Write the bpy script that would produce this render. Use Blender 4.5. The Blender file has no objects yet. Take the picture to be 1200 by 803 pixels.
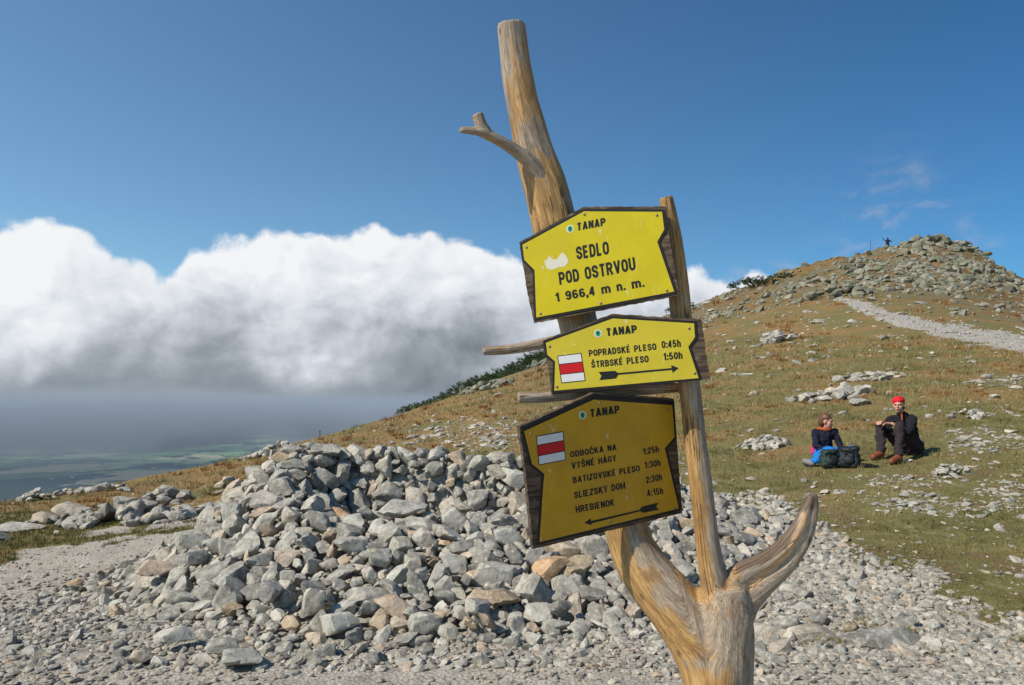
import bpy, bmesh, math, random, time
import numpy as np
from mathutils import Vector, Matrix, Euler
T0 = time.time()
random.seed(7); RNG = np.random.default_rng(7)
R = math.radians
SC = bpy.context.scene
COL = SC.collection

# ------------------------------------------------------------------ camera
F = 915.0; CX = 600.0; CY = 401.5; HOR = 470.0; CAMZ = 1.6
TH = math.atan((HOR - CY) / F); CT, ST = math.cos(TH), math.sin(TH)
cam_d = bpy.data.cameras.new('camera'); cam = bpy.data.objects.new('camera', cam_d); COL.objects.link(cam)
cam.location = (0, 0, CAMZ); cam.rotation_euler = (R(90) + TH, 0, 0)
cam_d.sensor_width = 36; cam_d.lens = 36 * F / 1200; cam_d.clip_start = .05; cam_d.clip_end = 300000
SC.camera = cam
SC.render.resolution_x = 1024; SC.render.resolution_y = 685
SC.view_settings.view_transform = 'Standard'; SC.view_settings.look = 'None'
SC.view_settings.exposure = 0.0; SC.view_settings.gamma = 1

# ------------------------------------------------------------------ sun and sky
SUN_EL, SUN_AZ = 43.0, -117.0           # azimuth clockwise from +Y
sv = Vector((math.sin(R(SUN_AZ)) * math.cos(R(SUN_EL)), math.cos(R(SUN_AZ)) * math.cos(R(SUN_EL)), math.sin(R(SUN_EL))))
sd = bpy.data.lights.new('sun', 'SUN'); so = bpy.data.objects.new('sun', sd); COL.objects.link(so)
sd.energy = 5.0; sd.angle = R(.53); sd.color = (1, .93, .82)
so.rotation_euler = sv.to_track_quat('Z', 'Y').to_euler(); so.location = (-20, -8, 25)

class NT:
    def __init__(s, tree): s.t = tree; s.n = tree.nodes; s.l = tree.links
    def new(s, typ, **kw):
        nd = s.n.new(typ)
        for k, v in kw.items(): setattr(nd, k, v)
        return nd
    def put(s, sock, v):
        if isinstance(v, bpy.types.NodeSocket): s.l.new(v, sock)
        elif v is not None: sock.default_value = v
    def m(s, op, a, b=None, c=None, clamp=False):
        nd = s.new('ShaderNodeMath', operation=op, use_clamp=clamp)
        s.put(nd.inputs[0], a)
        if b is not None: s.put(nd.inputs[1], b)
        if c is not None: s.put(nd.inputs[2], c)
        return nd.outputs[0]
    def vm(s, op, a, b=None, sc=None):
        nd = s.new('ShaderNodeVectorMath', operation=op); s.put(nd.inputs[0], a)
        if b is not None: s.put(nd.inputs[1], b)
        if sc is not None: s.put(nd.inputs['Scale'], sc)
        return nd.outputs['Value'] if op in ('LENGTH', 'DOT_PRODUCT') else nd.outputs[0]
    def mr(s, v, a, b, c=0., d=1., it='SMOOTHSTEP'):
        nd = s.new('ShaderNodeMapRange', interpolation_type=it)
        s.put(nd.inputs[0], v)
        for i, q in enumerate((a, b, c, d)): s.put(nd.inputs[i + 1], q)
        return nd.outputs[0]
    def noise(s, vec, scale, detail=4, rough=.55, dist=0.):
        nd = s.new('ShaderNodeTexNoise'); s.put(nd.inputs['Vector'], vec)
        nd.inputs['Scale'].default_value = scale; nd.inputs['Detail'].default_value = detail
        nd.inputs['Roughness'].default_value = rough; nd.inputs['Distortion'].default_value = dist
        return nd.outputs['Fac']
    def vor(s, vec, scale, feature='F1', out='Distance', rnd=1., smooth=None):
        nd = s.new('ShaderNodeTexVoronoi', feature=feature); s.put(nd.inputs['Vector'], vec)
        nd.inputs['Scale'].default_value = scale; nd.inputs['Randomness'].default_value = rnd
        if smooth is not None: nd.inputs['Smoothness'].default_value = smooth
        return nd.outputs[out]
    def mix(s, f, a, b, mode='MIX'):
        nd = s.new('ShaderNodeMix', data_type='RGBA', blend_type=mode)
        s.put(nd.inputs[0], f)
        for i, v in ((6, a), (7, b)):
            if not isinstance(v, bpy.types.NodeSocket) and v is not None and len(v) == 3: v = (*v, 1)
            s.put(nd.inputs[i], v)
        return nd.outputs[2]
    def ramp(s, f, stops, interp='LINEAR'):
        nd = s.new('ShaderNodeValToRGB'); cr = nd.color_ramp; cr.interpolation = interp
        while len(cr.elements) < len(stops): cr.elements.new(.5)
        for e, (p, c) in zip(cr.elements, stops):
            e.position = p; e.color = (*c, 1) if not isinstance(c, (int, float)) else (c, c, c, 1)
        s.put(nd.inputs[0], f); return nd.outputs[0]
    def attr(s, name, out='Fac'):
        nd = s.new('ShaderNodeAttribute'); nd.attribute_name = name; return nd.outputs[out]
    def comb(s, x, y, z):
        nd = s.new('ShaderNodeCombineXYZ'); s.put(nd.inputs[0], x); s.put(nd.inputs[1], y); s.put(nd.inputs[2], z); return nd.outputs[0]
    def bump(s, h, strength=.5, dist=.01, normal=None):
        nd = s.new('ShaderNodeBump'); nd.inputs['Strength'].default_value = strength; nd.inputs['Distance'].default_value = dist
        s.put(nd.inputs['Height'], h)
        if normal is not None: s.put(nd.inputs['Normal'], normal)
        return nd.outputs[0]

W = bpy.data.worlds.new('World'); SC.world = W; W.use_nodes = True
def build_world():
    t = NT(W.node_tree); t.n.clear()
    out = t.new('ShaderNodeOutputWorld'); bg = t.new('ShaderNodeBackground'); bg.inputs[1].default_value = SKY_STRENGTH
    sky = t.new('ShaderNodeTexSky', sky_type='NISHITA', sun_disc=False, sun_elevation=R(SUN_EL), sun_rotation=R(SUN_AZ), altitude=1970)
    sky.air_density = 1.15; sky.dust_density = .35; sky.ozone_density = 1.2
    tc = t.new('ShaderNodeTexCoord'); sp = t.new('ShaderNodeSeparateXYZ'); t.l.new(tc.outputs['Generated'], sp.inputs[0])
    x, y, z = sp.outputs
    az = t.m('ARCTAN2', x, y)
    hyp = t.m('SQRT', t.m('ADD', t.m('MULTIPLY', x, x), t.m('MULTIPLY', y, y)))
    el = t.m('ARCTAN2', z, hyp)
    # cloud bank: height of its top along the compass
    prof = [(-700, 300), (-350, 250), (-120, 275), (0, 262), (45, 260), (80, 272), (105, 276), (135, 292), (165, 305), (188, 326), (205, 312), (225, 292),
            (262, 275), (300, 265), (350, 270), (400, 276), (425, 272), (442, 264), (470, 270), (540, 276), (590, 292), (640, 305), (720, 318),
            (800, 316), (822, 312), (842, 324), (868, 326), (890, 320), (925, 340), (990, 400)]
    def azel(px, py):
        u = (px - CX) / F; v = (py - CY) / F
        dx, dy, dz = u, CT + v * ST, ST - v * CT
        return math.atan2(dx, dy), math.atan2(dz, math.hypot(dx, dy))
    stops = []
    for px, py in prof:
        a, e = azel(px, py); stops.append(((a + 1.1) / 2.2, (e + .1) / .6))
    pr = t.ramp(t.m('MULTIPLY', t.m('ADD', az, 1.1), 1 / 2.2), stops, 'LINEAR')
    top = t.m('SUBTRACT', t.m('MULTIPLY', pr, .6), .1)
    p = t.comb(az, t.m('MULTIPLY', el, 1.15), .37)
    warp = t.noise(p, 7, 3, .5)
    pw = t.vm('ADD', p, t.comb(t.m('MULTIPLY', t.m('SUBTRACT', warp, .5), .05), t.m('MULTIPLY', t.m('SUBTRACT', t.noise(t.vm('ADD', p, (3, 1, 2)), 7, 3), .5), .05), 0))
    nA = t.noise(pw, 11, 9, .56)
    vA = t.vor(pw, 24, 'SMOOTH_F1', smooth=.6)
    vB = t.vor(pw, 62, 'SMOOTH_F1', smooth=.5)
    nB = t.noise(pw, 60, 8, .62)
    d = t.m('SUBTRACT', top, el)
    d = t.m('ADD', d, t.m('MULTIPLY', t.m('SUBTRACT', nA, .5), .045))
    d = t.m('ADD', d, t.m('MULTIPLY', t.m('SUBTRACT', .42, vA), .022))
    d = t.m('ADD', d, t.m('MULTIPLY', t.m('SUBTRACT', .42, vB), .007))
    d = t.m('ADD', d, t.m('MULTIPLY', t.m('SUBTRACT', nB, .5), .016))
    alpha = t.m('MULTIPLY', t.mr(d, -.003, .010), t.m('MULTIPLY', t.mr(az, -1.7, -1.2), t.mr(az, 1.7, 1.2)))
    # cloud body: bright tops, grey base and sun-side relief painted into the colour
    nC = t.noise(t.vm('ADD', pw, (1.3, 4.2, 0)), 5.2, 7, .52)
    nC2 = t.noise(t.vm('ADD', pw, (1.3 - .035, 4.2 + .03, 0)), 5.2, 7, .52)
    rel = t.m('MULTIPLY', t.m('SUBTRACT', nC, nC2), .55)
    nD = t.noise(t.vm('ADD', pw, (7.3, 2.2, 0)), 14, 8, .55)
    nD2 = t.noise(t.vm('ADD', pw, (7.3 - .012, 2.2 + .012, 0)), 14, 8, .55)
    rel2 = t.m('MULTIPLY', t.m('SUBTRACT', nD, nD2), .75)
    b = t.mr(d, .0, .22, .99, .66, 'LINEAR')
    b = t.m('MULTIPLY', b, t.mr(el, -.02, .165, .64, 1.0, 'LINEAR'))
    b = t.m('ADD', b, t.m('MULTIPLY', t.m('SUBTRACT', nC, .5), t.mr(d, .0, .09, .05, .52)))
    b = t.m('ADD', b, t.m('MULTIPLY', rel, t.mr(d, .0, .05, .3, 1.0)))
    b = t.m('ADD', b, t.m('MULTIPLY', rel2, t.mr(d, .0, .04, .35, 1.)))
    def blob(px, py, rx, ry, amt):
        a0, e0 = azel(px, py)
        q = t.m('ADD', t.m('POWER', t.m('MULTIPLY', t.m('SUBTRACT', az, a0), F / rx), 2.), t.m('POWER', t.m('MULTIPLY', t.m('SUBTRACT', el, e0), F / ry), 2.))
        return t.m('MULTIPLY', t.m('POWER', 2.718, t.m('MULTIPLY', q, -1.)), amt)
    for a in ((15, 350, 70, 75, .22), (150, 390, 60, 80, -.16), (280, 330, 90, 60, .10), (370, 430, 50, 40, .22), (520, 440, 130, 60, -.08), (560, 370, 60, 50, -.06), (460, 310, 60, 40, .06)):
        b = t.m('ADD', b, blob(*a))
    cc = t.ramp(b, [(0., (.15, .175, .20)), (.3, (.19, .22, .25)), (.5, (.34, .375, .42)), (.7, (.56, .60, .66)), (.85, (.75, .785, .83)), (1., (.90, .915, .935))])
    cc = t.mix(t.m('MULTIPLY', t.mr(t.m('ADD', el, t.m('MULTIPLY', t.m('SUBTRACT', nA, .5), .16)), .065, -.02), 1.), cc, (.25, .285, .325))  # haze painted into the cloud base towards the horizon
    cc = t.mix(1., cc, tuple([1 / SKY_STRENGTH] * 3), 'MULTIPLY')
    # faint torn wisps near the summit
    wn = t.noise(t.vm('MULTIPLY', p, (1, 1.6, 1)), 16, 6, .6, .4)
    wa = t.m('MULTIPLY', t.mr(wn, .46, .78), t.m('ADD', blob(1050, 250, 60, 45, .55), t.m('ADD', blob(1165, 285, 70, 14, .35), blob(860, 320, 90, 10, .5))), clamp=True)
    side = t.mr(az, -.75, .85)
    skyc = t.mix(1., sky.outputs[0], t.mix(side, (1.03, 1.33, 1.40), (.29, .70, .98)), 'MULTIPLY')
    s1 = t.mix(wa, skyc, tuple([.62 / SKY_STRENGTH, .55 / SKY_STRENGTH, .58 / SKY_STRENGTH]))
    fin = t.mix(alpha, s1, cc)
    t.l.new(fin, bg.inputs[0]); t.l.new(bg.outputs[0], out.inputs[0])
SKY_STRENGTH = .095
build_world()

# ------------------------------------------------------------------ geometry helpers
def P(px, py, Y):
    """the point of the place at depth Y (metres along +Y) seen at that spot of the photograph"""
    u = (px - CX) / F; v = (py - CY) / F
    k = Y / (CT + v * ST)
    return Vector((u * k, Y, CAMZ + (ST - v * CT) * k))
def proj(X, Y, Z):
    dz = Z - CAMZ; w = Y * CT + dz * ST
    w = np.where(w < .05, .05, w)
    return CX + F * X / w, CY - F * (dz * CT - Y * ST) / w

def _hash(ix, iy, iz, seed):
    h = (ix.astype(np.int64) * 374761393 + iy.astype(np.int64) * 668265263 + iz.astype(np.int64) * 1274126177 + seed * 974634777) & 0xffffffff
    h = ((h ^ (h >> 13)) * 1103515245) & 0xffffffff
    h = ((h ^ (h >> 16)) * 2246822519) & 0xffffffff
    return h ^ (h >> 15)
def pn(x, y, z=0., seed=0):
    x, y, z = np.broadcast_arrays(np.asarray(x, float), np.asarray(y, float), np.asarray(z, float))
    ix, iy, iz = np.floor(x), np.floor(y), np.floor(z); fx, fy, fz = x - ix, y - iy, z - iz
    ux, uy, uz = [f * f * f * (f * (f * 6 - 15) + 10) for f in (fx, fy, fz)]
    r = 0
    for a in (0, 1):
        for b in (0, 1):
            for c in (0, 1):
                h = _hash(ix + a, iy + b, iz + c, seed)
                g = ((h & 1023) / 511.5 - 1) * (fx - a) + (((h >> 10) & 1023) / 511.5 - 1) * (fy - b) + (((h >> 20) & 1023) / 511.5 - 1) * (fz - c)
                r = r + g * (ux if a else 1 - ux) * (uy if b else 1 - uy) * (uz if c else 1 - uz)
    return r
def fbm(x, y, z=0., o=4, seed=0, rough=.5):
    r = 0; a = 1; f = 1
    for i in range(o): r = r + a * pn(x * f, y * f, np.asarray(z) * f, seed + i); a *= rough; f *= 2.03
    return r
def sstep(a, b, x):
    t_ = np.clip((x - a) / (b - a), 0, 1); return t_ * t_ * (3 - 2 * t_)

def link(o, parent=None):
    COL.objects.link(o)
    if parent is not None: o.parent = parent
    return o
def tag(o, label=None, cat=None, group=None, kind=None):
    if label: o['label'] = label
    if cat: o['category'] = cat
    if group: o['group'] = group
    if kind: o['kind'] = kind
    return o
def thing(name, label, cat, loc, group=None, rz=0):
    o = bpy.data.objects.new(name, None); o.empty_display_size = .2; o.location = loc; o.rotation_euler = (0, 0, rz)
    link(o); return tag(o, label, cat, group)
def np_mesh(name, V, Fc, mat=None, smooth=False, attrs=None):
    """V (n,3), Fc (m,3|4) arrays"""
    me = bpy.data.meshes.new(name); V = np.ascontiguousarray(V, np.float32); Fc = np.ascontiguousarray(Fc, np.int32)
    m, k = Fc.shape
    me.vertices.add(len(V)); me.vertices.foreach_set('co', V.ravel())
    me.loops.add(m * k); me.loops.foreach_set('vertex_index', Fc.ravel())
    me.polygons.add(m); me.polygons.foreach_set('loop_start', np.arange(0, m * k, k, dtype=np.int32))
    me.update(calc_edges=True)
    me.polygons.foreach_set('use_smooth', np.full(m, smooth))
    for an, arr in (attrs or {}).items():
        if arr.ndim == 1: a = me.attributes.new(an, 'FLOAT', 'POINT'); a.data.foreach_set('value', arr.astype(np.float32))
        else: a = me.attributes.new(an, 'FLOAT_VECTOR', 'POINT'); a.data.foreach_set('vector', arr.astype(np.float32).ravel())
    if mat: me.materials.append(mat)
    return me
def obj(name, me, parent=None, loc=None):
    o = bpy.data.objects.new(name, me)
    if loc is not None: o.location = loc
    return link(o, parent)
def bm_mesh(name, bm, mat=None, smooth=False, sharp=None):
    me = bpy.data.meshes.new(name); bm.to_mesh(me); bm.free()
    if mat: me.materials.append(mat)
    if smooth:
        me.polygons.foreach_set('use_smooth', np.ones(len(me.polygons), bool))
        if sharp: me.set_sharp_from_angle(angle=R(sharp))
    return me
def mat(name, build, rough=.85):
    m = bpy.data.materials.new(name); m.use_nodes = True; t = NT(m.node_tree)
    b = t.n['Principled BSDF']; b.inputs['Roughness'].default_value = rough; b.inputs['Specular IOR Level'].default_value = .3
    build(t, b); return m
def setc(t, b, c): t.put(b.inputs['Base Color'], (*c, 1) if isinstance(c, tuple) else c)
def simple(name, c, rough=.8, var=.25, scale=30, bump=.0, bd=.004, metal=0, spec=.3):
    def bd_(t, b):
        tc = t.new('ShaderNodeTexCoord').outputs['Object']; n = t.noise(tc, scale, 5, .6)
        setc(t, b, t.mix(n, tuple(v * (1 - var) for v in c), tuple(min(1, v * (1 + var)) for v in c)))
        b.inputs['Metallic'].default_value = metal; b.inputs['Specular IOR Level'].default_value = spec
        if bump: t.put(b.inputs['Normal'], t.bump(t.noise(tc, scale * 1.7, 5), bump, bd))
    return mat(name, bd_, rough)

# ------------------------------------------------------------------ terrain
YS = np.array([.5, 4, 5, 6, 8, 10, 12, 16, 20, 25, 32, 40, 50, 60, 75, 90], float)
# per column: heights at these depths given as (Y, z) points, then the depth and photo row where it meets the sky
COLS = {
    -900: ([(2, 0), (4, -.1), (8, -.7)], 11, 690),
    -300: ([(2, 0), (4, 0), (6, -.2), (8, -.45)], 12, 655),
    0: ([(2, 0), (4, 0), (6, -.1), (8, -.2), (11, -.32)], 15, 592),
    105: ([(2, 0), (4, 0), (6, -.07), (8, -.15), (12, -.28)], 17.5, 571),
    210: ([(2, 0), (4, 0), (6, -.04), (8, -.09), (12, -.2), (16, -.22)], 20, 550),
    287: ([(2, 0), (4, 0), (6, -.0), (8, -.05), (12, -.1), (17, -.0)], 23, 535),
    350: ([(2, 0), (4, 0), (8, 0), (12, 0), (16, .12), (20, .3)], 26, 517),
    420: ([(2, 0), (4, 0), (8, 0), (12, .03), (16, .25), (23, .65)], 30, 498),
    480: ([(2, 0), (4, 0), (8, 0), (12, .06), (16, .35), (25, 1.0)], 36, 480),
    560: ([(2, 0), (4, 0), (8, 0), (12, .1), (16, .45), (25, 1.4), (35, 2.1)], 47, 452),
    640: ([(2, 0), (4, 0), (8, .0), (12, .2), (16, .6), (25, 1.7), (40, 3.4)], 57, 420),
    720: ([(2, 0), (4, 0), (8, .08), (12, .35), (16, .8), (25, 1.9), (40, 4.2)], 66, 390),
    800: ([(2, 0), (4, 0), (6, .05), (8, .15), (12, .52), (16, 1.0), (25, 2.2), (40, 4.9), (60, 8.6)], 76, 363),
    900: ([(2, 0), (4, 0), (6, .08), (8, .25), (12, .68), (16, 1.22), (25, 2.7), (40, 5.8), (60, 10.6)], 84, 324),
    1000: ([(2, 0), (4, 0), (6, .12), (8, .33), (10.8, .64), (12, .80), (16, 1.4), (25, 3.1), (40, 6.5), (60, 12.)], 88, 299),
    1060: ([(2, 0), (4, 0), (6, .14), (8, .36), (10.8, .67), (12, .83), (16, 1.5), (25, 3.25), (40, 6.7), (60, 12.2)], 90, 287),
    1090: ([(2, 0), (4, 0), (6, .15), (8, .38), (12, .87), (16, 1.6), (25, 3.3), (40, 6.7), (60, 12.1)], 90, 283),
    1130: ([(2, 0), (4, 0), (6, .15), (8, .4), (12, .92), (16, 1.65), (25, 3.35), (40, 6.6), (60, 11.8)], 90, 286),
    1165: ([(2, 0), (4, 0), (6, .15), (8, .4), (12, .96), (16, 1.7), (25, 3.4), (40, 6.5), (60, 11.2)], 86, 301),
    1200: ([(2, 0), (4, 0), (6, .15), (8, .4), (12, 1.0), (16, 1.75), (25, 3.4), (40, 6.3), (60, 10.3)], 82, 325),
    1290: ([(2, 0), (4, 0), (8, .4), (12, 1.0), (16, 1.7), (25, 3.3), (40, 5.9), (60, 8.6)], 80, 368),
    1800: ([(2, 0), (4, 0), (8, .4), (12, 1.0), (16, 1.5), (25, 2.6)], 60, 420),
}
NPX, NLY = 700, 420
GPX = np.linspace(-900, 1800, NPX); GLY = np.linspace(math.log(1.5), math.log(260), NLY)
def _build_table():
    cp = np.array(sorted(COLS)); tab = []; ys = []
    Yg = np.exp(GLY)
    skyY = np.interp(GPX, cp, [COLS[c][1] for c in cp]); 
    for c in cp:
        pts, Ys, row = COLS[c]
        zs = P(c, row, Ys).z
        px_ = [p[0] for p in pts] + [Ys]; pz_ = [p[1] for p in pts] + [zs]
        z = np.interp(Yg, px_, pz_)
        over = np.maximum(Yg - Ys, 0)
        z = z - over * .06 - np.where(over > 0, (over ** 1.5) * .035, 0)
        tab.append(z)
    tab = np.array(tab)
    out = np.empty((NPX, NLY))
    for j in range(NLY): out[:, j] = np.interp(GPX, cp, tab[:, j])
    # soften
    def blur(a, n, ax):
        k = np.hanning(n + 2)[1:-1]; k /= k.sum()
        ap = np.pad(a, [(n // 2, n // 2) if i == ax else (0, 0) for i in (0, 1)], mode='edge')
        return np.apply_along_axis(lambda v: np.convolve(v, k, 'valid'), ax, ap)
    out = blur(out, 21, 0); out = blur(out, 13, 1)
    return out
TAB = _build_table()
def bil(tab, gx, gy, x, y):
    fx = np.clip((x - gx[0]) / (gx[1] - gx[0]), 0, len(gx) - 1.001); fy = np.clip((y - gy[0]) / (gy[1] - gy[0]), 0, len(gy) - 1.001)
    i = fx.astype(int); j = fy.astype(int); a = fx - i; b = fy - j
    return tab[i, j] * (1 - a) * (1 - b) + tab[i + 1, j] * a * (1 - b) + tab[i, j + 1] * (1 - a) * b + tab[i + 1, j + 1] * a * b
# height of the stone shelter above the ground
HPX = np.array([110, 168, 232, 292, 335, 375, 420, 500, 600, 700, 780, 860, 930], float)
HY = np.array([4.6, 5.2, 5.8, 6.4, 7.0, 7.5, 8.0, 8.35, 8.6, 9.2, 10.2], float)
HT = np.array([
    [0, 0, 0, 0, 0, 0, 0, 0, 0, 0, 0],
    [0, 0, 0, .0, .06, .05, 0, 0, 0, 0, 0],
    [0, 0, .0, .14, .32, .36, .24, .16, .08, 0, 0],
    [0, .0, .05, .24, .48, .66, .80, .80, .70, .3, 0],
    [0, .0, .08, .28, .50, .72, .96, 1.10, 1.08, .55, 0],
    [0, .0, .10, .30, .50, .60, .64, .96, 1.12, .75, 0],
    [0, .0, .12, .34, .52, .38, .12, .30, 1.02, .9, 0],
    [0, .0, .13, .36, .55, .42, .10, .28, 1.00, .9, 0],
    [0, .0, .12, .34, .53, .45, .20, .40, .96, .8, 0],
    [0, .0, .08, .27, .45, .54, .60, .74, .86, .6, 0],
    [0, 0, .0, .12, .30, .44, .50, .52, .52, .3, 0],
    [0, 0, 0, .0, .06, .14, .16, .14, .1, 0, 0],
    [0, 0, 0, 0, 0, 0, 0, 0, 0, 0, 0]], float)
_hx = np.linspace(100, 930, 167); _hy = np.linspace(4.6, 10.2, 113)
_t1 = np.array([np.interp(_hy, HY, r_) for r_ in HT]); HTAB = np.array([np.interp(_hx, HPX, _t1[:, j]) for j in range(len(_hy))]).T
def shelter_h(X, Y):
    Yc = np.maximum(Y, .1); px = 600 + 915 * X / Yc
    ins = (px > 100) & (px < 930) & (Y > 4.6) & (Y < 10.2)
    return np.where(ins, bil(HTAB, _hx, _hy, px, Yc), 0)
def terrain(X, Y, noise=True, mound=True):
    X, Y = np.asarray(X, float), np.asarray(Y, float)
    phi = np.arctan2(X, Y); r = np.hypot(X, Y)
    pc = np.clip(phi, -.98, .90)
    px = 600 + 915 * np.tan(pc); Yd = np.clip(r * np.cos(pc), 1.5, 259)
    z = bil(TAB, GPX, GLY, px, np.log(Yd))
    z = z * (1 - sstep(1.3, 2.8, np.abs(phi))) + (-.004 * r) * sstep(1.3, 2.8, np.abs(phi))
    # far away everything falls to the plain
    z = z - np.maximum(r - 120, 0) * .30
    rr = sstep(250, 420, r); base = -60 - (r - 250) * .34
    z = z * (1 - rr) + base * rr
    plain = -1180 + 30 * fbm(X / 6000, Y / 6000, seed=5) * sstep(5000, 12000, r)
    k = 60.0; z = np.where(z > plain + 400, z, plain + k * np.log1p(np.exp(np.clip((z - plain) / k, -30, 30))))
    if noise:
        near = 1 - sstep(100, 250, r)
        z = z + near * (.035 * fbm(X * .9, Y * .9, seed=1) * sstep(2, 5, r) + .10 * fbm(X * .22, Y * .22, seed=2) * sstep(9, 22, r)
                        + .012 * fbm(X * 4, Y * 4, seed=3))
        z = z + 1.0 * fbm(X * .14, Y * .14, o=5, seed=9, rough=.65) * sstep(48, 70, r) * sstep(.22, .36, phi) * near
    if mound:
        h = shelter_h(X, Y); z = z + np.maximum(h - .14, 0)
    return z
def gz(x, y, mound=True): return float(terrain(np.array([x]), np.array([y]), mound=mound)[0])
# table: photo spot -> ground depth
_MP = np.arange(-60, 1262, 6.0); _MY = np.geomspace(3, 110, 520)
_XX = (_MP[:, None] - 600) / 915 * _MY[None, :]
_ZZ = terrain(_XX, np.broadcast_to(_MY, _XX.shape).copy(), mound=False)
_pp, _rr = proj(_XX, _MY[None, :], _ZZ)
_MR = np.arange(270, 860, 2.0); HIT = np.full((len(_MP), len(_MR)), np.nan)
for i in range(len(_MP)):
    rows = np.minimum.accumulate(_rr[i]); keep = np.concatenate([[True], np.diff(rows) < 0])
    rk = rows[keep][::-1]; yk = _MY[keep][::-1]
    HIT[i] = np.interp(_MR, rk, yk, left=np.nan)
def ground_at(px, py):
    """depth of the ground at a photo spot (nan = sky)"""
    px = np.atleast_1d(np.asarray(px, float)); py = np.atleast_1d(np.asarray(py, float))
    i = np.clip(np.round((px + 60) / 6).astype(int), 0, len(_MP) - 1); j = np.clip((py - 270) / 2, 0, len(_MR) - 1.001)
    a = j - j.astype(int); j = j.astype(int)
    return HIT[i, j] * (1 - a) + HIT[i, j + 1] * a
def G(px, py, mound=False):
    Y = float(ground_at(px, py)[0])
    if math.isnan(Y): Y = 30.
    X = (px - 600) / 915 * Y * (CT) ; return Vector((X, Y, gz(X, Y, mound)))

# ------------------------------------------------------------------ where is what on the ground (seen as photo rows)
def polyd(px, py, pts):
    d = np.full(np.shape(px), 1e9)
    for (x0, y0), (x1, y1) in zip(pts[:-1], pts[1:]):
        vx, vy = x1 - x0, y1 - y0; t_ = np.clip(((px - x0) * vx + (py - y0) * vy) / (vx * vx + vy * vy), 0, 1)
        d = np.minimum(d, np.hypot(px - x0 - t_ * vx, (py - y0 - t_ * vy)))
    return d
def masks(X, Y, Z):
    px, py = proj(X, Y, Z)
    front = Y > 1.0
    n = fbm(X * .8, Y * .8, seed=21, o=4); n2 = fbm(X * 2.5, Y * 2.5, seed=31, o=4)
    edge = np.interp(px, [-400, 0, 60, 130, 200, 255, 300, 700, 830, 880, 960, 1050, 1120, 1200, 1500], [720, 668, 640, 622, 610, 596, 575, 570, 588, 606, 640, 680, 700, 722, 790])
    gravel = sstep(-14, 14, (py - edge) + n * 42 + n2 * 30)
    gravel = np.where(front & (Y < 14), gravel, 0); gravel = np.where(Y < 4.2, 1, gravel)
    trail = polyd(px, py, [(985, 350), (1010, 359), (1045, 373), (1100, 386), (1150, 395), (1210, 406), (1500, 470)])
    tw = np.interp(px, [985, 1040, 1100, 1200, 1500], [4, 7, 8.5, 11, 18])
    tr = np.where((px > 975) & (Y > 14), sstep(1.3, .5, (trail + n2 * 6 + n * 3) / tw), 0)
    pt = np.zeros_like(px)
    for cx, cy, rx, ry in ((1185, 446, 45, 8), (1150, 515, 70, 16), (1070, 560, 70, 10), (1090, 590, 80, 12), (560, 514, 120, 13), (640, 505, 60, 14), (700, 500, 60, 22), (560, 500, 80, 10), (1020, 442, 40, 5), (1180, 580, 50, 22), (720, 560, 90, 25), (800, 590, 50, 20)):
        pt = np.maximum(pt, sstep(1.3, .5, np.hypot((px - cx) / rx, (py - cy) / ry) - n * .5 - n2 * .35))
    pt = np.where(front, pt, 0)
    # talus: stony upper hill
    te = np.interp(px, [560, 640, 700, 800, 850, 900, 950, 1000, 1060, 1120, 1200, 1400], [425, 445, 430, 412, 372, 358, 352, 348, 352, 366, 378, 400])
    talus = np.where((px > 540) & (Y > 28), sstep(-12, 16, te - py + n * 18), 0)
    # russet heath on the left ridge and hill
    rus = sstep(-.1, .6, 1.6 * fbm(X * .45, Y * .6, seed=41, o=4) + .15 + np.interp(px, [0, 300, 640, 800, 1000, 1200], [.30, .34, .26, .04, -.08, -.04]) + np.where(py < 400, .14, 0) - np.interp(Y, [8, 12, 16], [.6, .35, 0]))
    return px, py, gravel, tr, pt, talus, rus

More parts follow.
